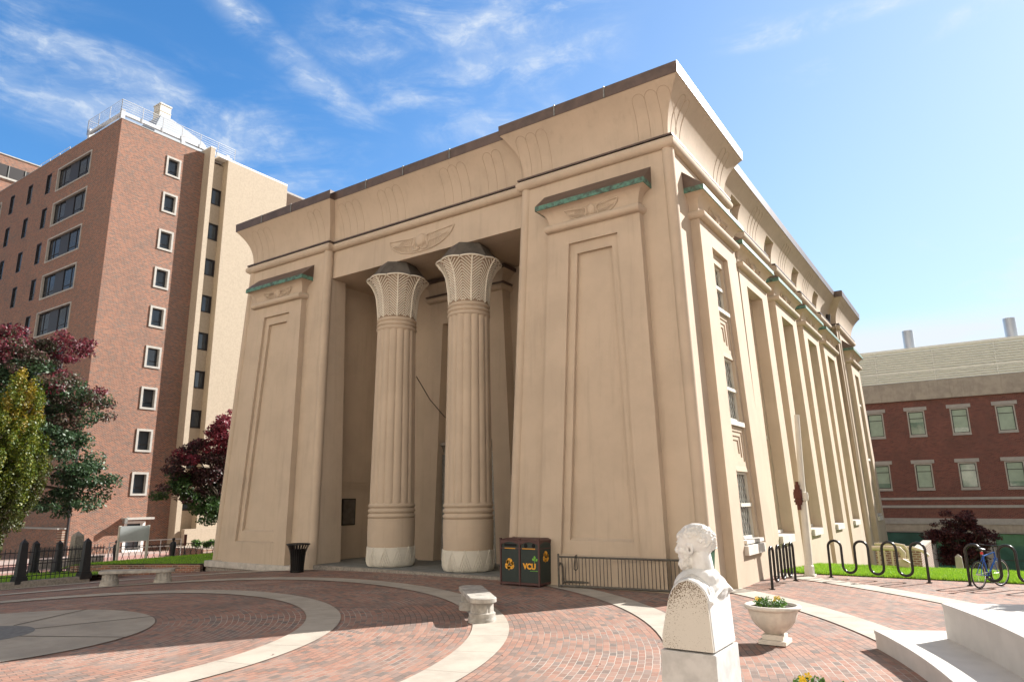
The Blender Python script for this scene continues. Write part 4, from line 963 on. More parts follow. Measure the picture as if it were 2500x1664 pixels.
POSTS = [(-28.7, 8.55, 1.42, 'obelisk fence post at the left frame edge beside the yellow-green tree'), (-28.38, 11.1, 1.42, 'black obelisk fence post, nearest one on the granite kerb'),
         (-34.7, 14.05, 1.4, 'black obelisk fence post at the back of the bed, nearest the yellow tree'), (-33.1, 14.3, 1.35, 'black obelisk fence post just left of the grey stone monument'),
         (-28.12, 13.1, 1.36, 'black obelisk fence post at the right end of the granite kerb')]
for x, y, h, lb in POSTS[1:]:
    t = fence_post(x, y, -.24 if x > -30 else bedz(x, y)-.02, h); t['label'] = lb
def picket_fence(name, label, A, B, n, zf, h):
    t = thing(name, label, 'fence', (A[0], A[1], zf(*A)))
    for k in range(n):
        u = (k+.5)/n; x, y = lerp(A[0], B[0], u), lerp(A[1], B[1], u); z = zf(x, y)
        b = MB(); b.tube([(x, y, z-.05), (x, y, z+h-.07), (x, y, z+h)], [.013, .013, .002], 5); b.build('picket', 'iron', t)
    for f_ in (.14, .5, .86):
        b = MB(); b.tube([(A[0], A[1], zf(*A)+h*f_), (B[0], B[1], zf(*B)+h*f_)], .016, 5); b.build('rail', 'iron', t)
zc_ = lambda x, y: -.25
picket_fence('picket_fence', 'black iron picket fence along the granite kerb between two obelisk posts', (-28.36, 11.25), (-28.14, 12.95), 12, zc_, 1.12)
picket_fence('picket_fence', 'black iron picket fence running off the left edge of the photo', (-28.7, 8.0), (-28.4, 10.95), 20, zc_, 1.12)
zb_ = lambda x, y: bedz(x, y)-.02
picket_fence('picket_fence', 'black iron picket fence at the back of the grass bed', (-34.6, 14.1), (-33.2, 14.3), 18, zb_, 1.12)
picket_fence('picket_fence', 'black iron picket fence in front of the grey monument', (-33.0, 14.35), (-31.9, 15.6), 14, zb_, 1.12)
def lattice_fence(label, A, B, h):
    t = thing('lattice_fence', label, 'fence', (A[0], A[1], hz(*A)))
    L = math.hypot(B[0]-A[0], B[1]-A[1]); n = max(3, int(L/.27)); P = lambda u, z: (lerp(A[0], B[0], u), lerp(A[1], B[1], u), lerp(hz(*A), hz(*B), u)+z)
    b = MB()
    for k in range(n):
        b.tube([P(k/n, .06), P((k+1)/n, h)], .012, 4); b.tube([P((k+1)/n, .06), P(k/n, h)], .012, 4)
    b.build('lattice', 'iron', t)
    for z in (.06, h): 
        b = MB(); b.tube([P(0, z), P(1, z)], .02, 5); b.build('rail', 'iron', t)
lattice_fence('black iron lattice fence between the grey monument and the sign', (-36.4, 16.5), (-37.95, 19.0), 1.0)
lattice_fence('black iron lattice fence behind the two legs of the sign', (-37.9, 19.3), (-36.7, 21.3), 1.0)
lattice_fence('black iron lattice fence next to the left corner of the temple building', (-36.5, 21.6), (-34.0, 24.2), 1.0)
def mummy_post(x, y, lb):
    z = hz(x, y); t = thing('mummy_fence_post', lb, 'fence post', (x, y, z), 'black iron figure posts of the lattice fence')
    b = MB(); b.lathe([(.13, z-.05), (.13, z+.08), (.10, z+.12), (.115, z+.5), (.15, z+.85), (.165, z+1.0), (.13, z+1.1), (.06, z+1.14), (.055, z+1.17)], 12, (x, y)); b.build('body', 'iron', t, smooth=True)
    b = MB(); b.lathe([(.03, z+1.16), (.075, z+1.2), (.085, z+1.25), (.07, z+1.31), (.02, z+1.34)], 12, (x, y)); b.build('head', 'iron', t, smooth=True)
mummy_post(-38.0, 19.14, 'black iron figure shaped fence post behind the left leg of the sign')
mummy_post(-36.6, 21.42, 'black iron figure shaped fence post right of the sign')
MO = thing('stone_monument', 'grey stone monument with a pointed top behind the picket fence', 'monument', (-33.7, 15.25, -.7))
b = MB(); x, y = -33.7, 15.25
b.hexa([(x+dx_*.25, y+dy_*.22, z) for z, dd_ in ((-.75, 1), (.98, .8)) for dx_, dy_ in ((-dd_, -dd_), (dd_, -dd_), (dd_, dd_), (-dd_, dd_))])
k = len(b.v); b.v += [(x-.2, y-.176, .98), (x+.2, y-.176, .98), (x+.2, y+.176, .98), (x-.2, y+.176, .98), (x, y, 1.18)]; b.f += [(k, k+1, k+4), (k+1, k+2, k+4), (k+2, k+3, k+4), (k+3, k, k+4)]
b.build('shaft', 'granite', MO)
SG = thing('sign_board', 'blank grey back of a sign board on two pale posts before the brick block', 'sign', (-36.9, 19.3, -.8))
A, Bp = (-36.97, 18.7), (-36.66, 20.02)
for p in (A, Bp):
    b = MB(); b.box(p[0]-.05, p[0]+.05, p[1]-.05, p[1]+.05, -.9, 1.22); b.build('post', 'cream', SG)
b = MB(); strip(b, [A, Bp], .05, lambda x, y: .45, lambda x, y: 1.2); o = b.build('panel', 'signback', SG)
o.location.x += .05
wr = thing('ramp_railing', 'white pipe railing on the ramp in front of the brick block entrance', 'railing', (-41.3, 22.4, -.9))
Pq = [(-42.13, 20.83, .13), (-41.25, 22.52, .2), (-40.52, 23.8, .22), (-40.36, 24.1, .22)]
for dz_ in (0, -.38):
    b = MB(); b.tube([(x, y, z+dz_) for x, y, z in Pq], .03, 6); b.build('rail', 'white', wr)
for x, y, z in ((-42.13, 20.83, .13), (-40.9, 23.15, .2), (-40.36, 24.1, .22)):
    b = MB(); b.tube([(x, y, -1.0), (x, y, z)], .03, 6); b.build('post', 'white', wr)
pm = thing('parking_pay_post', 'slim dark pole beside the tan stair tower, behind the lattice fence', 'pole', (-35.9, 21.75, -.8))
b = MB(); b.tube([(-35.88, 21.65, -.85), (-35.88, 21.65, .1)], .025, 8); b.build('pole', 'iron', pm); b = MB(); b.box(-35.94, -35.82, 21.6, 21.7, .1, .68); b.build('pole_sleeve', 'rust', pm)
pb = MB(); pb.box(-44, -40.2, 25.5, 27.2, -1.2, -.45); tag(pb.build('brick_planter', 'brick_x'), 'low brick planter with shrubs at the foot of the tan tower', 'planter')

# ------------------------------------------------------------------ plaza furniture
def bench(cx, cy, z, rot, label):
    t = thing('stone_bench', label, 'bench', (cx, cy, z), 'round ended stone benches on the plaza ring', rz=0)
    co, si = math.cos(rot), math.sin(rot); W_ = lambda u, v, h: (cx+u*co-v*si, cy+u*si+v*co, z+h)
    L, hw, rr = 1.13, .275, .22
    out = []
    for sx, sy, a0 in ((1, -1, -90), (1, 1, 0), (-1, 1, 90), (-1, -1, 180)):
        for q in range(7): a = R(a0+15*q); out.append((sx*(L-rr)+rr*math.cos(a), sy*(hw-rr)+rr*math.sin(a)))
    b = MB(); rows = []
    for h, ins in ((.365, .02), (.38, 0), (.45, 0), (.465, .02)): rows.append([W_(u*(1-ins/L), v*(1-ins/hw), h) for u, v in out])
    b.grid(rows, close_u=True); n = len(out); b.f.append(tuple(range(n-1, -1, -1))); b.f.append(tuple(range(3*n, 4*n))); b.build('seat', 'bench', t)
    for s_ in (-1, 1):
        f = MB(); fx, fy = cx+s_*.80*co, cy+s_*.80*si
        fl_ = lambda a, r, zz: r*(1-.055*max(0, math.sin(a*14))**.5) if zz-z > .17 else r
        f.lathe([(.285, z-.02), (.285, z+.05), (.278, z+.055), (.278, z+.07), (.27, z+.075), (.27, z+.16), (.245, z+.165), (.245, z+.172), (.232, z+.18), (.228, z+.364)], 112, (fx, fy), fl_); f.build('foot', 'bench', t, smooth=True, angle=50)
bench(-9.27, 12.28, 0, R(-45), 'weathered stone bench with a rounded end, half in sunlight')
bench(-23.3, 12.5, -.215, R(46), 'weathered stone bench in full shade before the left lawn')
# black litter bin with flared slatted rim
def litter_bin():
    x0, y0, z0 = -20.62, 16.75, hz(-20.6, 16.75); H = .98
    t = thing('litter_bin', 'black slatted litter bin with flared rim at the left pylon', 'litter bin', (x0, y0, z0))
    b = MB(); n = 22; rf = lambda h: float(np.interp(h, [0, .25, .55, .72, .85, .93], [.23, .245, .265, .295, .35, .40]))
    for k in range(n):
        a = 2*PI*k/n; da = .085; hh = np.linspace(.03, .93, 10)
        for s0, s1 in ((0, 0.012),):
            b.grid([[(x0+(rf(h)+s0)*math.cos(a+q), y0+(rf(h)+s0)*math.sin(a+q), z0+h) for q in (-da, da)] for h in hh]); b.grid([[(x0+(rf(h)-.012)*math.cos(a+q), y0+(rf(h)-.012)*math.sin(a+q), z0+h) for q in (-da, da)] for h in hh])
    b.build('slats', 'blackm', t)
    b = MB(); b.tube([(x0+.40*math.cos(a), y0+.40*math.sin(a), z0+.95) for a in np.linspace(0, 2*PI, 33)[:-1]], .022, 8, closed=True); b.build('rim', 'blackm', t, smooth=True)
    b = MB(); b.lathe([(.0, z0+.05), (.22, z0+.05), (.235, z0+.5), (.24, z0+.78), (.0, z0+.79)], 24, (x0, y0), cap=False); b.build('liner', 'black', t)
    b = MB(); b.lathe([(.235, z0), (.245, z0+.01), (.245, z0+.05), (.22, z0+.055)], 28, (x0, y0)); b.build('base_ring', 'blackm', t)
litter_bin()

def text_mesh(body, size, extrude=.004, bold=.0):
    cu = bpy.data.curves.new('lettering', 'FONT'); cu.body = body; cu.size = size; cu.extrude = extrude; cu.offset = bold; cu.align_x = 'CENTER'
    o = bpy.data.objects.new('lettering', cu); COL.objects.link(o); bpy.context.view_layer.update()
    dg = bpy.context.evaluated_depsgraph_get(); me = bpy.data.meshes.new_from_object(o.evaluated_get(dg)); me.name = 'lettering'
    bpy.data.objects.remove(o); return me
def put_mesh(me, name, mt, parent, loc, rot):
    o = bpy.data.objects.new(name, me); COL.objects.link(o); me.materials.clear(); me.materials.append(M[mt])
    offv = Vector((0, 0, 0)); p = parent
    while p is not None: offv += p.location; p = p.parent
    o.parent = parent; o.location = Vector(loc)-offv; o.rotation_euler = rot; return o
def recycle(P, s_, name, parent):
    """three chasing bent arrows"""
    b = MB()
    for k in range(3):
        rot = 2*PI*k/3
        def T(x, y, h=.0): 
            c, q = math.cos(rot), math.sin(rot); return P((x*c-y*q)*s_, (x*q+y*c)*s_, h)
        for poly in ([(-.62, .18), (-.24, .84), (.18, .84), (-.02, .48), (-.10, .44), (-.36, .02)], [(.0, .36), (.22, .78), (.36, .70), (.62, .24), (.78, .34), (.62, -.16), (.10, .0), (.26, .08)]):
            sh = [(x*.9, y*.9+.02) for x, y in poly]
            b.prism([T(x, y, 0) for x, y in sh], [T(x, y, .006) for x, y in sh])
    return b.build(name, 'yellow', parent)
def recycling_station():
    X0, X1, Y0, Y1, H = -11.8, -10.46, 16.73, 17.45, 1.22
    t = thing('recycling_station', 'green and brown double recycling station with yellow lettering beside the right column', 'recycling bin', (-11.13, 17.1, 0))
    b = MB(); ps = .05
    for x in (X0, -11.15, X1-ps):
        for y in (Y0, Y1-ps):
            if x == -11.15 and y > Y0: continue
            p_ = MB(); p_.box(x, x+ps, y, y+ps, .0, H+.02); p_.box(x-.005, x+ps+.005, y-.005, y+ps+.005, H+.021, H+.055); p_.build('post', 'bin_brown', t, bevel=.005)
    b = MB(); b.box(X0+.01, X1-.01, Y0+.01, Y1-.01, .03, .09); b.box(X0+.01, X1-.01, Y0+.006, Y1-.01, .985, 1.01)
    # arched head rails
    for a0, a1, fy in ((X0+ps, -11.15, Y0+.008), (-11.10, X1-ps, Y0+.008)):
        n = 10; xs_ = [lerp(a0, a1, k/n) for k in range(n+1)]; arc = [1.10+.075*math.sin(PI*k/n) for k in range(n+1)]
        for k in range(n): b.hexa([(xs_[k], fy, arc[k]), (xs_[k+1], fy, arc[k+1]), (xs_[k+1], fy+.03, arc[k+1]), (xs_[k], fy+.03, arc[k]), (xs_[k], fy, H), (xs_[k+1], fy, H), (xs_[k+1], fy+.03, H), (xs_[k], fy+.03, H)])
    n = 10; ys_ = [lerp(Y0+ps, Y1-ps, k/n) for k in range(n+1)]; arc = [1.10+.075*math.sin(PI*k/n) for k in range(n+1)]
    for k in range(n): b.hexa([(X1-.04, ys_[k], arc[k]), (X1-.01, ys_[k], arc[k]), (X1-.01, ys_[k+1], arc[k+1]), (X1-.04, ys_[k+1], arc[k+1]), (X1-.04, ys_[k], H), (X1-.01, ys_[k], H), (X1-.01, ys_[k+1], H), (X1-.04, ys_[k+1], H)])
    b.build('frame_rail', 'bin_brown', t)
    b = MB(); b.box(X0+.02, X1-.02, Y0+.045, Y1-.02, .04, H-.02); b.build('body', 'bin_green', t)
    for a0, a1 in ((X0+ps+.01, -11.16), (-11.09, X1-ps-.01)):
        d_ = MB(); n = 14; wd = (a1-a0)/n
        for k in range(n): d_.box(a0+k*wd+.003, a0+(k+1)*wd-.003, Y0+.022, Y0+.044, .1, .975)
        d_.build('door', 'bin_green', t)
    d_ = MB(); n = 14; wd = (Y1-Y0-.13)/n
    for k in range(n): d_.box(X1-.022, X1-.012, Y0+.06+k*wd+.003, Y0+.06+(k+1)*wd-.003, .1, 1.08)
    d_.build('side_panel', 'bin_green', t)
    r_ = MB(); r_.hexa([(X0-.01, Y0-.01, H), (X1+.01, Y0-.01, H), (X1+.01, Y1+.01, H+.0), (X0-.01, Y1+.01, H+.0), (X0+.1, Y0+.2, H+.05), (X1-.1, Y0+.2, H+.05), (X1-.1, Y1-.1, H+.05), (X0+.1, Y1-.1, H+.05)]); r_.build('lid', 'bin_brown', t)
    s_ = MB(); s_.box(-11.66, -11.24, Y0+.035, Y0+.041, 1.045, 1.115); s_.build('slot', 'black', t, bevel=.02)
    for x in (-10.93, -10.67):
        s_ = MB(); s_.prism([(x+.055*math.cos(a), Y0+.041, 1.075+.062*math.sin(a)) for a in np.linspace(0, 2*PI, 21)[:-1]], [(x+.055*math.cos(a), Y0+.034, 1.075+.062*math.sin(a)) for a in np.linspace(0, 2*PI, 21)[:-1]]); s_.build('round_opening', 'black', t)
    for a0, a1 in ((-11.62, -11.28), (-11.02, -10.6)):
        s_ = MB(); x = a0
        while x < a1: s_.box(x, x+.022, Y0+.002, Y0+.006, .984, 1.012); x += .033
        s_.build('small_print', 'yellow', t)
    recycle(lambda a, b_, h: (-11.47+a, Y0+.021-h, .56+b_), .21, 'recycling_symbol', t)
    recycle(lambda a, b_, h: (X1-.011+h, 17.09+a, .77+b_), .20, 'recycling_symbol', t)
    put_mesh(text_mesh('VCU', .205, .004, .010), 'lettering', 'yellow', t, (-10.80, Y0+.018, .46), (PI/2, 0, 0))
    l_ = MB()
    for cx_, cz_, w_, h_, an in ((-10.625, .765, .04, .105, .25), (-10.675, .715, .036, .09, .9), (-10.565, .705, .036, .09, -.8)):
        pts = [(.0, -.5), (.45, -.1), (.35, .25), (0, .5), (-.35, .25), (-.45, -.1)]
        q = [(cx_+(u*w_*2)*math.cos(an)-(v*h_)*math.sin(an), cz_+(u*w_*2)*math.sin(an)+(v*h_)*math.cos(an)) for u, v in pts]
        l_.prism([(u, Y0+.020, v) for u, v in q], [(u, Y0+.015, v) for u, v in q])
    l_.tube([(-10.63, Y0+.017, .61), (-10.625, Y0+.017, .73)], .007, 5)
    l_.build('leaf_emblem', 'leafgreen', t)
    l_ = MB(); x = -10.78
    while x < -10.52: l_.box(x, x+.016, Y0+.016, Y0+.020, .40, .42); x += .026
    l_.build('small_print', 'leafgreen', t)
recycling_station()
# galvanised grid bicycle rack against the right pylon
def grid_rack():
    A, Bq = Vector((-10.0, 16.98, 0)), Vector((-6.55, 17.38, 0)); t = thing('grid_bike_rack', 'galvanised grid bicycle rack leaning along the right pylon', 'bike rack', A)
    P = lambda u, z, o=0: (lerp(A.x, Bq.x, u)-o*.115, lerp(A.y, Bq.y, u)+o, z)
    for z in (.80, .05):
        b = MB(); b.tube([P(0, z), P(1, z)], .026 if z > .5 else .03, 8); b.build('rail', 'racksteel', t)
    b = MB(); b.tube([P(0, .12, .3), P(1, .12, .3)], .03, 8); b.build('rail', 'racksteel', t)
    for u in (0, 1):
        b = MB(); b.tube([P(u, 0), P(u, .88)], .028, 8); b.build('upright', 'racksteel', t)
        b = MB(); b.tube([P(u, .55), P(u, .62, .1), P(u, .6, .22), P(u, .5, .28), P(u, .05, .3)], .028, 8); b.build('end_loop', 'racksteel', t, smooth=True)
    for k in range(33):
        if k == 15: continue
        b = MB(); b.tube([P((k+1)/34.5, .05), P((k+1)/34.5, .8)], .011, 5); b.build('bar', 'racksteel', t)
    return t
grid_rack()
lk = MB(); lk.tube([(-9.48, 17.0, .84), (-9.52, 16.99, .5), (-9.47, 16.98, .46), (-9.42, 16.99, .5), (-9.44, 17.01, .84), (-9.46, 17.06, .86)], .012, 6, closed=True)
tag(lk.build('bicycle_lock', 'blackm'), 'black u shaped bicycle lock hanging on the grid rack', 'lock')
# green wheeled bin at the corner behind the bust
GB = thing('wheeled_bin', 'green wheeled bin behind the marble bust at the building corner', 'wheelie bin', (-6.0, 16.8, 0))
b = MB(); b.hexa([(-6.28, 16.6, .08), (-5.74, 16.6, .08), (-5.74, 17.1, .08), (-6.28, 17.1, .08), (-6.36, 16.52, 1.12), (-5.66, 16.52, 1.12), (-5.66, 17.16, 1.12), (-6.36, 17.16, 1.12)]); b.build('body', 'binplastic', GB, bevel=.03)
b = MB(); b.hexa([(-6.4, 16.48, 1.125), (-5.60, 16.48, 1.125), (-5.60, 17.2, 1.125), (-6.4, 17.2, 1.125), (-6.34, 16.6, 1.21), (-5.68, 16.6, 1.21), (-5.68, 17.2, 1.24), (-6.34, 17.2, 1.24)]); b.build('lid', 'binplastic', GB, bevel=.02)
b = MB(); b.tube([(-6.3, 17.26, 1.1), (-5.7, 17.26, 1.1)], .02, 6); b.build('handle', 'blackm', GB)
for x in (-6.3, -5.72):
    b = MB(); b.prism([(x-.03, 17.1+.1*math.cos(a), .1+.1*math.sin(a)) for a in np.linspace(0, 2*PI, 17)[:-1]], [(x+.03, 17.1+.1*math.cos(a), .1+.1*math.sin(a)) for a in np.linspace(0, 2*PI, 17)[:-1]]); b.build('wheel', 'rubber', GB)

# wave racks
def wave_rack(A, Bq, n, label):
    A, Bq = Vector((*A, 0)), Vector((*Bq, 0)); t = thing('wave_bike_rack', label, 'bike rack', A, 'black wave bicycle racks')
    d_ = (Bq-A); L = d_.length; d_.normalize(); p = L/(2*n-1); r_ = p/2; pts = [(0, -.02)]
    x = 0
    for k in range(2*n-1):
        c = x+r_
        if k % 2 == 0: pts += [(c-r_*math.cos(a), 1.04-r_+r_*math.sin(a)) for a in np.linspace(0, PI, 13)]
        else: pts += [(c-r_*math.cos(a), .15+r_-r_*math.sin(a)) for a in np.linspace(0, PI, 13)]
        x += p
    pts.append((L, -.02))
    b = MB(); b.tube([A+d_*u+Vector((0, 0, z)) for u, z in pts], .036, 12); b.build('tube', 'blackm', t, smooth=True)
    for u in (0, L):
        q = A+d_*u; b = MB(); b.lathe([(.075, .0), (.075, .012), (.045, .014)], 16, (q.x, q.y)); b.build('floor_flange', 'blackm', t)
wave_rack((-4.95, 19.35), (-4.86, 21.6), 4, 'black wave bike rack seen end on beside the long wall')
wave_rack((-4.14, 22.9), (-1.62, 22.69), 4, 'empty black wave bike rack in front of the grass')
wave_rack((-.68, 22.51), (1.85, 22.3), 4, 'black wave bike rack holding the blue bicycle')

# blue bicycle, seen nearly from behind
def bicycle():
    rc, fc = Vector((-.46, 21.92, 0)), Vector((-.03, 22.74, 0)); d_ = (fc-rc).normalized(); sd_ = Vector((d_.y, -d_.x, 0)); up_ = (Vector((0, 0, 1))+sd_*.05).normalized()
    t = thing('bicycle', 'blue bicycle with black saddle parked in the wave rack', 'bicycle', rc)
    P = lambda f, u, s_=0: rc+d_*f+up_*u+sd_*s_
    for nm, f in (('rear', 0), ('front', .98)):
        st_ = .0 if nm == 'rear' else .16
        wd = (d_*math.cos(st_)+sd_*math.sin(st_)); Q = lambda a, r: P(f, .34)+wd*(r*math.cos(a))+up_*(r*math.sin(a))
        b = MB(); b.tube([Q(a, .325) for a in np.linspace(0, 2*PI, 37)[:-1]], .019, 8, closed=True); wl_ = b.build('wheel', 'rubber', t, smooth=True)
        b = MB(); b.tube([Q(a, .302) for a in np.linspace(0, 2*PI, 37)[:-1]], .011, 6, closed=True); b.build('rim', 'chrome', wl_, smooth=True)
        b = MB()
        for k in range(20): b.tube([Q(2*PI*k/20, .3), Q(2*PI*k/20+.35*(-1)**k, .02)], .0016, 3, caps=False)
        b.tube([P(f, .34, -.06), P(f, .34, .06)], .018, 8); b.build('spokes', 'chrome', wl_)
    fr = MB(); bb = (.43, .29); st_ = (.27, .82); hd0, hd1 = (.80, .86), (.84, .70)
    def T(a, b_, r=.017, s0=0, s1=0): fr.tube([P(*a, s0), P(*b_, s1)], r, 8)
    T(bb, st_, .018); T((.285, .78), hd0, .018); T(bb, hd1, .022); T(hd0, hd1, .022)
    for s_ in (-.055, .055): T((0, .34), bb, .011, s_, s_*.4); T((0, .34), (.28, .76), .010, s_, s_*.3)
    fr.build('frame', 'bluepaint', t, smooth=True)
    f_ = MB()
    for s_ in (-.05, .05): f_.tube([P(.84, .68, s_*.9), P(.90, .5, s_), P(.98, .34, s_)], .012, 6)
    f_.tube([P(.84, .70, -.05), P(.84, .70, .05)], .016, 6); f_.build('fork', 'bluepaint', t, smooth=True)
    s_ = MB(); s_.tube([P(.27, .80), P(.255, .93)], .014, 8); s_.build('seat_post', 'chrome', t)
    s_ = MB(); rows = [[P(.12, .97, -.075), P(.12, .985, 0), P(.12, .97, .075)], [P(.2, .96, -.07), P(.2, .985, 0), P(.2, .96, .07)], [P(.3, .955, -.025), P(.3, .975, 0), P(.3, .955, .025)], [P(.4, .95, -.015), P(.4, .96, 0), P(.4, .95, .015)]]
    s_.grid(rows); s_.grid([[p-up_*.04 for p in r_] for r_ in rows]); s_.grid([[r_[0] for r_ in rows], [r_[0]-up_*.04 for r_ in rows]]); s_.grid([[r_[2] for r_ in rows], [r_[2]-up_*.04 for r_ in rows]]); s_.grid([rows[0], [p-up_*.04 for p in rows[0]]]); s_.build('saddle', 'blackm', t)
    h = MB(); h.tube([P(.80, .86), P(.77, 1.0), P(.83, 1.03)], .014, 8); h.tube([P(.76, 1.04, -.30), P(.82, 1.02, -.18), P(.84, 1.02, 0), P(.82, 1.02, .18), P(.76, 1.04, .30)], .013, 8); h.build('handlebar', 'blackm', t, smooth=True)
    for q in (-1, 1):
        g_ = MB(); g_.tube([P(.80, 1.025, q*.22), P(.75, 1.045, q*.32)], .018, 8); g_.build('grip', 'rubber', t)
    c = MB(); c.tube([P(.43, .29, -.06), P(.43, .29, .06)], .022, 8); c.tube([P(.43, .29, .05), P(.40, .13, .06)], .010, 6); c.tube([P(.43, .29, -.05), P(.46, .45, -.06)], .010, 6)
    c.tube([P(.43+.09*math.cos(a), .29+.09*math.sin(a), .045) for a in np.linspace(0, 2*PI, 25)[:-1]], .006, 5, closed=True); c.build('crank', 'blackm', t)
    for f0, u0, q in ((.40, .13, .11), (.46, .45, -.11)):
        pd = MB(); pd.tube([P(f0-.045, u0, q-.04), P(f0+.045, u0, q-.04), P(f0+.045, u0, q+.04), P(f0-.045, u0, q+.04)], .008, 5, closed=True); pd.build('pedal', 'blackm', t)
    rl = MB(); p0 = P(.235, .86); rl.lathe([(.0, p0.z-.035), (.03, p0.z-.03), (.034, p0.z), (.03, p0.z+.03), (0, p0.z+.035)], 12, (p0.x, p0.y), cap=False); rl.build('tail_light', 'red', t, smooth=True)
    cn = MB(); cn.tube([P(.43, .385, .045), P(.0, .37, .05)], .006, 5); cn.tube([P(.43, .2, .045), P(.0, .31, .05)], .006, 5); cn.build('chain', 'steel', t)
bicycle()

# lamp pole without a head, with a rusted bracket
LP = thing('light_pole', 'cream tapered pole with a rust brown bracket beside the long wall', 'pole', (-4.75, 23.0, 0))
b = MB(); b.tube([(-4.75, 23.0, .3), (-4.73, 23.0, 2.2), (-4.65, 23.0, 4.85)], [.115, .10, .075], 20); b.build('shaft', 'cream', LP, smooth=True)
b = MB(); b.box(-4.91, -4.59, 22.84, 23.16, -.02, .04); b.lathe([(.15, .04), (.145, .28), (.118, .32)], 8, (-4.75, 23.0)); b.build('base', 'cream', LP)
b = MB()
for z0, z1, r_ in ((1.93, 2.08, .055), (2.08, 2.16, .10), (2.16, 2.22, .13), (2.22, 2.27, .10), (2.27, 2.47, .135), (2.47, 2.55, .12), (2.55, 2.68, .075), (2.68, 2.78, .05)): b.lathe([(r_, z0), (r_, z1)], 10, (-4.83, 22.86))
b.build('bracket', 'rust', LP)
b = MB(); b.lathe([(.0, 2.2), (.09, 2.21), (.105, 2.33), (.09, 2.45), (.0, 2.46)], 16, (-4.64, 22.92), cap=False); b.build('cover_plate', 'cream', LP, smooth=True)

# urn planters with flowers
def foliage(name, centres, n, size, cols, parent=None, squash=1.0, mt='leaf', droop=.3, seed=0):
    """leaf cards: centres = [(x, y, z, rx, ry, rz, weight, palette index)] ; cols = list of colour lists"""
    rg = np.random.default_rng(seed+5); W_ = np.array([c[6] for c in centres], float); W_ /= W_.sum()
    ci = rg.choice(len(centres), n, p=W_); C_ = np.array([c[:6] for c in centres])[ci]
    v = rg.normal(size=(n, 3)); v /= np.linalg.norm(v, axis=1)[:, None]; rr = rg.random(n)**.42
    pos = C_[:, :3]+v*rr[:, None]*C_[:, 3:6]
    nr = rg.normal(size=(n, 3)); nr[:, 2] = np.abs(nr[:, 2])*(1-droop)+.3; nr += v*.6; nr /= np.linalg.norm(nr, axis=1)[:, None]
    t1 = np.cross(nr, rg.normal(size=(n, 3))); t1 /= np.linalg.norm(t1, axis=1)[:, None]; t2 = np.cross(nr, t1)
    s_ = size*rg.uniform(.6, 1.3, n)[:, None]
    q = np.stack([pos-t1*s_, pos+t2*s_*.55, pos+t1*s_, pos-t2*s_*.55], 1).reshape(-1, 3)
    me = bpy.data.meshes.new(name); offv = Vector((0, 0, 0)); p = parent
    while p is not None: offv += p.location; p = p.parent
    q = q-np.array(offv)
    me.vertices.add(n*4); me.vertices.foreach_set('co', q.ravel()); me.loops.add(n*4); me.loops.foreach_set('vertex_index', np.arange(n*4)); me.polygons.add(n)
    me.polygons.foreach_set('loop_start', np.arange(n)*4); me.polygons.foreach_set('loop_total', np.full(n, 4)); me.update(); me.validate()
    pal = [np.array(c) for c in cols]; pi = np.array([c[7] for c in centres])[ci]
    col = np.zeros((n, 3))
    for k, pc in enumerate(pal):
        mk = pi == k
        if mk.any(): col[mk] = pc[rg.integers(0, len(pc), mk.sum())]
    col *= rg.uniform(.7, 1.3, n)[:, None]
    at = me.color_attributes.new('tint', 'FLOAT_COLOR', 'POINT'); a4 = np.ones((n*4, 4)); a4[:, :3] = np.repeat(np.clip(col, 0, 1), 4, 0); at.data.foreach_set('color', a4.ravel())
    me.materials.append(M[mt]); o = bpy.data.objects.new(name, me); COL.objects.link(o)
    if parent: o.parent = parent
    return o
GREENS = [(.06, .14, .02), (.09, .2, .03), (.12, .24, .04), (.05, .11, .02)]
def urn(x, y, label, seed):
    t = thing('urn_planter', label, 'planter', (x, y, 0), 'low stone urn planters on the plaza')
    b = MB(); b.box(x-.22, x+.22, y-.22, y+.22, 0, .07); b.box(x-.17, x+.17, y-.17, y+.17, .07, .15); b.build('base', 'urn', t, bevel=.008)
    gad = lambda a, r, z: r*(1-.02*max(0, math.sin(a*20))) if .17 < z < .48 else r
    prof = [(.14, .15), (.165, .165), (.21, .20), (.30, .27), (.37, .36), (.41, .46), (.42, .52), (.425, .53), (.47, .545), (.485, .575), (.475, .60), (.44, .61), (.40, .60), (.38, .555), (.0, .55)]
    b = MB(); b.lathe([(r*.94, z) for r, z in prof], 120, (x, y), gad, cap=False); b.build('bowl', 'urn', t, smooth=True, angle=55)
    b = MB(); b.lathe([(.0, .575), (.2, .572), (.385, .56)], 24, (x, y), cap=False); b.build('soil', 'soil', t)
    rg = random.Random(seed); cs = [(x+rg.uniform(-.25, .25), y+rg.uniform(-.25, .25), .60+rg.uniform(0, .05), .09, .09, .07, 1, 0) for _ in range(16)]
    fo = foliage('pansies', cs, 900, .022, [GREENS], None, seed=seed)
    tag(fo, 'clump of pansies filling '+('the fully visible urn' if seed == 1 else 'the urn cut off by the bottom edge'), 'flowers', 'pansies in the urns')
    k = 0
    for _ in range(5 if seed == 1 else 4):
        a = rg.uniform(0, 2*PI); r_ = rg.uniform(.05, .27); fx, fy = x+r_*math.cos(a), y+r_*math.sin(a); fz = .66+rg.uniform(0, .05)
        f = MB()
        for q in range(5):
            aa = 2*PI*q/5; f.poly([(fx, fy, fz), (fx+.028*math.cos(aa-.5), fy-.004, fz+.03*math.sin(aa-.5)), (fx+.04*math.cos(aa), fy-.008, fz+.04*math.sin(aa)), (fx+.028*math.cos(aa+.5), fy-.004, fz+.03*math.sin(aa+.5))])
        o = f.build('bloom', 'pansy', fo)
urn(-3.23, 12.5, 'cream stone urn planter with green plants and yellow pansies, fully in view', 1)
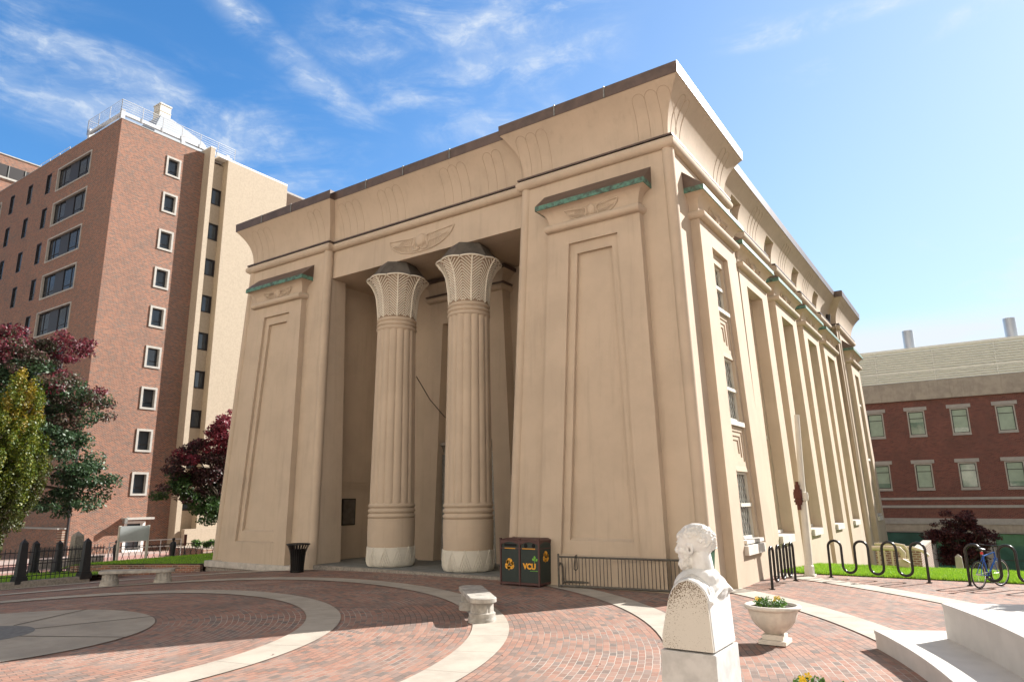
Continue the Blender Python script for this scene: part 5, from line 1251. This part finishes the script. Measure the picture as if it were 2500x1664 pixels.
urn(-1.50, 7.25, 'cream stone urn planter cut off by the bottom edge beside the bust', 2)

# curved white stone tiers at the right
def tier(r0, r1, a0, a1, z0, z1, name, label):
    t = thing(name, label, 'stone step', (CX+r0*math.cos(R((a0+a1)/2)), CY+r0*math.sin(R((a0+a1)/2)), 0), 'curved white stone tiers')
    n = 40; P = lambda r, a, z: (CX+r*math.cos(a), CY+r*math.sin(a), z)
    segs = 3
    for s_ in range(segs):
        b = MB(); aa = [R(lerp(a0, a1, (s_+k/14)/segs)) for k in range(15)]
        aa[0] += .0004; aa[-1] -= .0004
        prof = [(r0, z0), (r0, z1-.055), (r0-.012, z1-.05), (r0-.012, z1-.008), (r0-.004, z1), (r1, z1), (r1, z0)]
        k0 = len(b.v); b.grid([[P(r, a, z) for r, z in prof] for a in aa]); m_ = len(prof)
        b.f.append(tuple(range(k0+m_-1, k0-1, -1))); e = k0+14*m_; b.f.append(tuple(range(e, e+m_))); b.build('stone_block', 'limestone', t)
tier(16.1, 17.2, 27.2, -25, -.05, .26, 'stone_tier', 'lower curved white stone tier in the right corner')
tier(16.905, 18.6, 25.0, -25, -.05, .76, 'stone_tier', 'upper curved white stone tier behind the lower one')

# ------------------------------------------------------------------ marble bust on a herm
def ell(b, c, r, n=14, m_=10, rot=None):
    rows = []
    for i in range(m_+1):
        ph = PI*i/m_-PI/2
        rows.append([tuple(Vector(c)+(rot @ Vector((r[0]*math.cos(ph)*math.cos(2*PI*j/n), r[1]*math.cos(ph)*math.sin(2*PI*j/n), r[2]*math.sin(ph))) if rot else Vector((r[0]*math.cos(ph)*math.cos(2*PI*j/n), r[1]*math.cos(ph)*math.sin(2*PI*j/n), r[2]*math.sin(ph))))) for j in range(n)])
    b.grid(rows, close_u=True)
def bust():
    t = thing('marble_bust', 'white marble bust of a bearded man facing left on a block', 'statue', (-1.68, 4.64, 0))
    ARC = [(-1.85, 1.452), (-1.85, 1.535), (-1.825, 1.64), (-1.795, 1.76), (-1.76, 1.825), (-1.715, 1.865), (-1.655, 1.885), (-1.59, 1.862), (-1.545, 1.82), (-1.527, 1.775), (-1.525, 1.73), (-1.51, 1.452)]
    b = MB(); b.prism([(x, 4.425, z) for x, z in ARC], [(x, 4.86, z) for x, z in ARC])
    # chest, shoulders and back of the mantle
    ell(b, (-1.675, 4.64, 1.80), (.145, .20, .135)); ell(b, (-1.60, 4.70, 1.80), (.105, .17, .10)); ell(b, (-1.735, 4.64, 1.76), (.10, .17, .10))
    b.tube([(-1.515, 4.44, 1.735), (-1.508, 4.53, 1.785), (-1.502, 4.64, 1.815), (-1.502, 4.76, 1.81), (-1.508, 4.85, 1.775)], .014, 8); ell(b, (-1.63, 4.64, 1.87), (.115, .13, .075))
    b.build('torso', 'marble', t); o = bpy.context.scene.objects[-1] if False else None
    to = [c for c in t.children][-1]
    md = to.modifiers.new('remesh', 'REMESH'); md.mode = 'VOXEL'; md.voxel_size = .008; md.use_smooth_shade = True
    sm_ = to.modifiers.new('smooth', 'SMOOTH'); sm_.factor = .5; sm_.iterations = 6
    b = MB(); sd_ = [(-1.68+(x+1.68)*.965, 1.457 if z < 1.46 else z-.012) for x, z in ARC]; b.prism([(x, 4.418, z) for x, z in sd_], [(x, 4.44, z) for x, z in sd_]); b.build('cut_shoulder_face', 'lichen', t)
    for dy in (.035, .075):
        b = MB(); b.tube([(-1.68+(x+1.68)*1.0, 4.43+dy, z+.006+dy*.18) for x, z in ARC[3:10]], .0035, 5); b.build('border_line', 'pedestal', t)
    # head and neck
    h = MB(); cx_, cy_ = -1.668, 4.64; Pp = lambda f, s_, u: (cx_-f, cy_+s_, u)
    ell(h, Pp(-.016, 0, 2.108), (.126, .084, .102), 20, 14); ell(h, Pp(.035, 0, 2.09), (.083, .072, .085), 18, 12)                      # cranium, brow
    ell(h, Pp(.042, 0, 2.03), (.076, .062, .085), 18, 12); ell(h, Pp(.036, 0, 1.975), (.070, .060, .055), 18, 12)                      # face, jaw
    ell(h, Pp(.105, 0, 2.094), (.015, .054, .011)); ell(h, Pp(.098, 0, 2.13), (.022, .05, .03))                                       # brow ridge, forehead
    h.tube([Pp(.108, 0, 2.092), Pp(.120, 0, 2.062), Pp(.134, 0, 2.036)], [.010, .0125, .014], 8); ell(h, Pp(.122, 0, 2.028), (.018, .018, .010))   # nose
    for s_ in (-1, 1):
        ell(h, Pp(.094, s_*.034, 2.074), (.014, .016, .009)); ell(h, Pp(.076, s_*.044, 2.04), (.03, .022, .022))                      # eye, cheek
        ell(h, Pp(.008, s_*.080, 2.075), (.024, .012, .014)); ell(h, Pp(-.008, s_*.083, 2.055), (.010, .011, .030)); ell(h, Pp(.012, s_*.080, 2.026), (.012, .010, .013))   # ear rim and lobe
        ell(h, Pp(.024, s_*.078, 2.05), (.008, .008, .018))
    ell(h, Pp(.108, 0, 2.000), (.014, .026, .007)); ell(h, Pp(.104, 0, 1.986), (.014, .022, .007))                                    # lips
    ell(h, Pp(.058, 0, 1.952), (.056, .054, .040), 18, 12); ell(h, Pp(.052, 0, 1.932), (.040, .044, .030), 16, 10)                     # beard mass
    rg = random.Random(4)
    for k in range(150):                                                                                                              # beard curls
        a = rg.uniform(-1.9, 1.9); ph = rg.uniform(-1.2, .7); f_, s_, u = .058*math.cos(ph)*math.cos(a), .057*math.cos(ph)*math.sin(a), .043*math.sin(ph)
        if abs(a) < .45 and ph > .45: continue
        r_ = rg.uniform(.006, .009); ell(h, Pp(.056+f_, s_, 1.95+u), (r_, r_, r_*1.5), 8, 6)
    for s_ in (-1, 1):
        for k in range(26): u = rg.uniform(1.98, 2.045); ell(h, Pp(rg.uniform(.02, .06), s_*.064, u), (.007, .006, .010), 8, 6)
        for k in range(7): ell(h, Pp(.114-.005*k, s_*.007*k, 2.010-.003*k), (.007, .006, .005), 8, 6)                                 # moustache
    for k in range(420):                                                                                                              # short curls
        a = rg.uniform(-PI, PI); ph = rg.uniform(-.8, PI/2); f_, s_, u = .127*math.cos(ph)*math.cos(a), .085*math.cos(ph)*math.sin(a), .103*math.sin(ph)
        if f_ > .085 and u < .035: continue
        if f_ > .02 and u < .02: continue
        if abs(s_) > .05 and f_ > -.06 and u < -.012: continue
        r_ = rg.uniform(.006, .009); ell(h, Pp(f_-.016, s_, 2.108+u), (r_*1.7, r_, r_*.8), 8, 5, Matrix.Rotation(rg.uniform(0, PI), 3, (f_, s_, u)))
    for k in range(17):
        a = lerp(-1.15, 1.15, k/16); ell(h, Pp(.012+.088*math.cos(a)-.012*abs(a), .076*math.sin(a), 2.158-.028*abs(a)), (.009, .010, .009), 8, 6)
    h.tube([Pp(-.03, 0, 2.03), Pp(-.042, 0, 1.96), Pp(-.045, 0, 1.90), Pp(-.04, 0, 1.84)], [.068, .068, .074, .11], 20)
    ho = h.build('head', 'marble', t)
    md = ho.modifiers.new('remesh', 'REMESH'); md.mode = 'VOXEL'; md.voxel_size = .0042; md.use_smooth_shade = True
    sm_ = ho.modifiers.new('smooth', 'SMOOTH'); sm_.factor = .5; sm_.iterations = 2
    p = thing('bust_pedestal', 'tall pale marble pedestal carrying the bearded bust', 'pedestal', (-1.68, 4.64, 0))
    b = MB(); b.hexa([(-1.885, 4.385, .0), (-1.475, 4.385, .0), (-1.475, 4.90, .0), (-1.885, 4.90, .0), (-1.858, 4.412, 1.445), (-1.502, 4.412, 1.445), (-1.502, 4.875, 1.445), (-1.858, 4.875, 1.445)]); b.build('shaft', 'pedestal', p, bevel=.006)
    b = MB(); b.box(-1.95, -1.41, 4.32, 4.96, 0, .12); b.build('foot', 'pedestal', p)
bust()

# ------------------------------------------------------------------ right lawn, walls, pipes, far post
b = MB(); b.grid([[(x, y, hz(x, y)+.0) for y in np.concatenate([np.linspace(23.62, 30, 14), np.linspace(31, 62, 16)])] for x in np.linspace(-5.6, 14, 18)]); b.build('lawn', 'turf', kind='structure')
def grass(name, n, area, h, label, seed):
    rg = np.random.default_rng(seed); x = rg.uniform(area[0], area[1], n); y = area[2]+(area[3]-area[2])*rg.random(n)**1.2
    z = np.array([area[4](a, c) for a, c in zip(x, y)]); a = rg.uniform(0, 2*PI, n); hh = h*rg.uniform(.5, 1.3, n); w_ = .010
    base = np.stack([x, y, z-.01], 1); dv = np.stack([np.cos(a), np.sin(a), np.zeros(n)], 1)*w_; tip = base+np.stack([rg.normal(0, .35, n)*hh, rg.normal(0, .35, n)*hh, hh], 1)
    q = np.stack([base-dv, base+dv, tip], 1).reshape(-1, 3); me = bpy.data.meshes.new(name)
    me.vertices.add(n*3); me.vertices.foreach_set('co', q.ravel()); me.loops.add(n*3); me.loops.foreach_set('vertex_index', np.arange(n*3)); me.polygons.add(n)
    me.polygons.foreach_set('loop_start', np.arange(n)*3); me.polygons.foreach_set('loop_total', np.full(n, 3)); me.update()
    pal = np.array([(.22, .42, .02), (.28, .48, .03), (.36, .52, .05), (.16, .33, .02)]); c = pal[rg.integers(0, 4, n)]*rg.uniform(.8, 1.2, n)[:, None]
    at = me.color_attributes.new('tint', 'FLOAT_COLOR', 'POINT'); a4 = np.ones((n*3, 4)); a4[:, :3] = np.repeat(c, 3, 0); at.data.foreach_set('color', a4.ravel())
    me.materials.append(M['leaf']); o = bpy.data.objects.new(name, me); COL.objects.link(o); o['kind'] = 'stuff'; o['label'] = label; o['category'] = 'grass'; return o
grass('grass', 90000, (-5.75, 3.2, 23.62, 31.0, hz), .10, 'bright green sunlit grass behind the bike racks', 3)
grass('grass', 26000, (-35, -27.3, 15.0, 23, lambda x, y: lawnz(x, y)-(.6 if y < float(np.interp(x, [e_[0] for e_ in EDGEW[::-1]], [e_[1] for e_ in EDGEW[::-1]])) else 0)), .07, 'dark green shaded grass behind the left bench', 4)
grass('grass', 16000, (-34.5, -28.5, 4, 14.6, lambda x, y: bedz(x, y)-.02), .09, 'grass in the fenced bed at the left edge', 5)
BW = thing('brick_area_wall', 'short buff red brick wall end standing in the bright lawn', 'wall', (-3.5, 33, -1))
b = MB(); b.box(-3.9, -2.36, 31.0, 31.35, -3, .28); b.build('wall', 'brick3x', BW); b = MB(); b.box(-2.66, -2.36, 31.352, 37, -3, .28); b.build('wall', 'brick3y', BW)
b = MB(); b.box(-3.9, -2.35, 30.99, 31.36, .281, .31); b.box(-2.67, -2.35, 31.361, 37, .281, .31); b.build('coping', 'precast', BW)
TP = thing('tan_pipe_railing', 'tan painted pipes and railing before the short brick wall', 'railing', (-3.4, 29.5, -.9))
for pts, r_ in (([(-3.75, 29.0, .44), (-3.3, 29.0, .46), (-2.86, 29.0, .44), (-2.76, 29.0, .3), (-2.78, 29.0, .12)], .085), ([(-3.8, 30.2, .52), (-3.1, 30.2, .53), (-2.82, 30.2, .48), (-2.72, 30.2, .3), (-2.70, 30.2, -1.6)], .05), ([(-3.6, 30.6, .40), (-2.6, 30.6, .39), (-2.25, 30.6, .28), (-2.1, 30.6, .1)], .06)):
    b = MB(); b.tube([Vector(p) for p in pts], r_, 10); b.build('pipe', 'tanpipe', TP, smooth=True)
for x in (-3.7, -3.5, -3.25):
    b = MB(); b.tube([(x, 30.2, -1.6), (x, 30.2, .5)], .035, 8); b.build('rail_post', 'tanpipe', TP)
b = MB(); b.box(-2.95, -2.62, 28.85, 29.1, -1.2, .1); b.tube([(-2.78, 28.8, .1), (-2.6, 28.8, .0), (-2.6, 28.8, -1.2)], .04, 8); b.build('valve_cabinet', 'tanpipe', TP)
OP = MB(); x, y = -1.33, 35.0
OP.hexa([(x+dx_*.14*dd_, y+dy_*.14*dd_, z) for z, dd_ in ((-2.2, 1.25), (-.22, .85)) for dx_, dy_ in ((-1, -1), (1, -1), (1, 1), (-1, 1))]); k = len(OP.v)
OP.v += [(x-.119, y-.119, -.22), (x+.119, y-.119, -.22), (x+.119, y+.119, -.22), (x-.119, y+.119, -.22), (x, y, -.1)]; OP.f += [(k, k+1, k+4), (k+1, k+2, k+4), (k+2, k+3, k+4), (k+3, k, k+4)]
tag(OP.build('stone_post', 'precast'), 'pale pointed stone post on the lawn under the purple maple', 'post')

# ------------------------------------------------------------------ trees
def limbs(name, mt, trunk, tops, r0, parent, seed):
    rg = random.Random(seed); b = MB(); bx_, by_, bz_, tz = trunk
    b.tube([(bx_, by_, bz_), (bx_+.05, by_, lerp(bz_, tz, .4)), (bx_, by_+.05, tz)], [r0*1.25, r0*.9, r0*.6], 10)
    for (x, y, z) in tops:
        s_ = lerp(bz_, tz, rg.uniform(.45, 1)); mx_, my_ = lerp(bx_, x, .45), lerp(by_, y, .45)
        b.tube([(bx_, by_, s_), (mx_+rg.uniform(-.2, .2), my_+rg.uniform(-.2, .2), lerp(s_, z, .6)), (x, y, z)], [r0*.5, r0*.3, r0*.08], 6)
    return b.build(name, mt, parent, smooth=True)
def clumps(rg, env, n, size, pal):
    """clump centres inside envelope ellipsoids; env = [(cx,cy,cz,rx,ry,rz)]; pal(x,y,z,rg) gives the palette index"""
    out = []; vol = [e[3]*e[4]*e[5] for e in env]
    while len(out) < n:
        e = rg.choices(env, vol)[0]; v = Vector((rg.gauss(0, 1), rg.gauss(0, 1), rg.gauss(0, 1))).normalized(); r_ = rg.random()**.35
        x, y, z = e[0]+v.x*r_*e[3], e[1]+v.y*r_*e[4], e[2]+v.z*r_*e[5]; s_ = size*rg.uniform(.6, 1.25)
        out.append((x, y, z, s_, s_, s_*.55, s_**2, pal(x, y, z, rg)))
    return out
def tree(name, label, base, tz, env, ncl, csize, nleaf, lsize, cols, pal, r0, seed, group=None, upright=False):
    rg = random.Random(seed); t = thing(name, label, 'tree', base, group); cs = clumps(rg, env, ncl, csize, pal)
    if upright: cs = [(c[0], c[1], c[2], c[3]*.6, c[4]*.6, c[5]*2.6, c[6], c[7]) for c in cs]
    tops = [c[:3] for c in rg.sample(cs, min(len(cs), 34))]
    limbs('trunk', 'bark', (*base, tz), tops, r0, t, seed)
    foliage('crown', cs, nleaf, lsize, cols, t, seed=seed); return t
RED = [(.16, .02, .035), (.22, .03, .05), (.12, .025, .04), (.09, .03, .03)]; DG = [(.035, .075, .03), (.05, .10, .035), (.045, .085, .045), (.07, .115, .055)]; MIXD = [(.07, .06, .04), (.09, .07, .045), (.06, .07, .03), (.12, .05, .05)]
YEL = [(.26, .19, .015), (.20, .18, .015), (.30, .20, .02)]; YG = [(.09, .13, .012), (.13, .16, .014), (.06, .10, .012), (.17, .17, .015)]; OLV = [(.055, .07, .010), (.07, .075, .012), (.04, .05, .008)]
def palbig(x, y, z, rg):
    h = (z-1)/11+rg.uniform(-.22, .22); d_ = ((x+41.5)*.56+(y-16)*.83)/4.5
    return 0 if h+max(0, d_)*.3 > .92 else (2 if h+max(0, d_)*.3 > .72 else 1)
tree('red_green_tree', 'large tree with dark green leaves turning wine red at the top, before the brick block', (-42.2, 14.6, -.95), 6.0,
     [(-42.3, 14.0, 8.6, 3.2, 3.4, 3.0), (-41.0, 16.2, 9.5, 1.9, 2.0, 2.2), (-40.5, 17.3, 7.4, 1.6, 1.9, 1.3), (-40.6, 16.8, 6.0, 1.8, 2.0, 1.2), (-40.4, 17.3, 4.7, 1.7, 2.0, 1.0), (-40.3, 17.9, 3.6, 1.5, 2.0, .9), (-40.5, 17.3, 2.4, 1.7, 2.1, .8), (-43, 12, 6, 3, 3, 3)],
     420, .66, 62000, .092, [RED, DG, MIXD], palbig, .28, 21)
def palcol(x, y, z, rg): h = (z-0)/8.5+rg.uniform(-.2, .2); return 0 if h > .85 else (1 if h > .42 else 2)
tree('columnar_tree', 'narrow columnar tree with yellow green autumn leaves at the left edge', (-39.0, 13.2, -.9), 4.5,
     [(-38.65, 13.9, 6.2, 1.1, 1.3, 2.4), (-38.6, 13.95, 4.3, 1.5, 1.85, 2.6), (-38.7, 13.75, 2.4, 1.3, 1.5, 2.2), (-39.0, 13.3, 1.0, .8, .9, 1.4)],
     340, .42, 52000, .062, [YEL, YG, OLV], palcol, .16, 33, upright=True)
CRED = [(.24, .03, .05), (.30, .045, .06), (.17, .025, .04), (.12, .02, .03)]; CDK = [(.07, .025, .025), (.05, .03, .02), (.09, .03, .035)]; CGR = [(.04, .09, .02), (.06, .12, .025), (.035, .07, .02)]
def palm_(x, y, z, rg): h = (z-.9)/7+rg.uniform(-.18, .18); return 0 if h > .58 else (1 if h > .33 else 2)
tree('red_maple', 'maple with crimson upper leaves and dark green lower leaves behind the left pylon', (-38.4, 25.4, -.9), 3.6,
     [(-38.3, 25.6, 6.2, 1.6, 1.9, 1.7), (-39.0, 24.4, 4.6, 1.6, 2.3, 1.4), (-39.3, 23.9, 3.0, 1.5, 2.5, 1.2), (-38.4, 25.4, 2.0, 1.6, 2.2, 1.0)],
     190, .55, 36000, .085, [CRED, CDK, CGR], palm_, .15, 45)
PUR = [(.05, .012, .016), (.07, .014, .018), (.035, .01, .014), (.10, .02, .02)]
tree('purple_maple', 'small dark purple japanese maple in front of the red brick building', (-1.75, 50.0, -4.2), -1.4,
     [(-1.75, 50, -.2, 1.45, 1.4, 1.25), (-2.8, 49.6, -.45, .85, .9, .8), (-.7, 50.2, -.35, 1.0, .9, .9), (-1.8, 50, 1.0, .9, .9, .6), (-1.8, 50, -1.4, 1.3, 1.2, .7)],
     170, .38, 20000, .06, [PUR], lambda *a: 0, .1, 57)
tree('shade_tree', 'small green tree beyond the right frame edge, shading the white stone tiers', (4.1, 18.4, 0), 2.2,
     [(4.0, 18.2, 4.2, 1.3, 1.3, 1.1), (3.4, 17.6, 3.6, .8, .8, .6)], 60, .4, 5000, .09, [GREENS], lambda *a: 0, .09, 88)
for k, (x, y) in enumerate(((-41.6, 25.9), (-41.0, 26.3), (-40.45, 26.6))):
    rg = random.Random(k+70); s_ = thing('shrub', ('round green shrub in the brick planter, farthest left of three', 'round green shrub in the brick planter, middle one of three', 'round green shrub in the brick planter, next to the pylon corner')[k], 'shrub', (x, y, -.45), 'shrubs in the brick planter')
    foliage('leaves', [(x+rg.uniform(-.2, .2), y+rg.uniform(-.2, .2), -.22+rg.uniform(-.1, .15), .22, .22, .16, 1, 0) for _ in range(9)], 900, .05, [GREENS], s_, seed=70+k)
# fallen leaves on the plaza
rg = random.Random(99)
for k in range(26):
    x, y = rg.uniform(-13, -2.5), rg.uniform(7.5, 16); a = rg.uniform(0, 6.28); s_ = rg.uniform(.025, .05); z = .012
    b = MB(); b.poly([(x+s_*math.cos(a), y+s_*math.sin(a), z), (x+s_*.5*math.cos(a+1.6), y+s_*.5*math.sin(a+1.6), z+.008), (x-s_*math.cos(a), y-s_*math.sin(a), z+.003), (x+s_*.5*math.cos(a-1.6), y+s_*.5*math.sin(a-1.6), z+.008)])
    tag(b.build('fallen_leaf', 'rust'), 'small dry fallen leaf lying on the brick plaza', 'leaf', 'fallen leaves on the plaza')

# ------------------------------------------------------------------ the building across the street, behind the viewer
OB = thing('street_front_building', 'pale stone building facing the temple building from across the street', 'building', (0, -31, -1))
PO = lambda u, z, d_: (u, -31+d_, z)
hl = [(u, u+2.6, z, z+2.0) for u in np.arange(-52, 44, 5.2) for z in np.arange(2.5, 38, 4.2)]
b = MB(); wall_holes(b, PO, -54, 47, -1.5, 41, hl); b.build('wall', 'opposite_stone', OB)
b = MB(); b.box(-54, 47, -50, -31.35, -1.5, 40.9); b.build('glazed_core', 'dark_glass_wall', OB)
b = MB(); b.box(-54.3, 47.3, -50, -30.6, 41, 41.8); b.build('cornice', 'opposite_stone', OB)
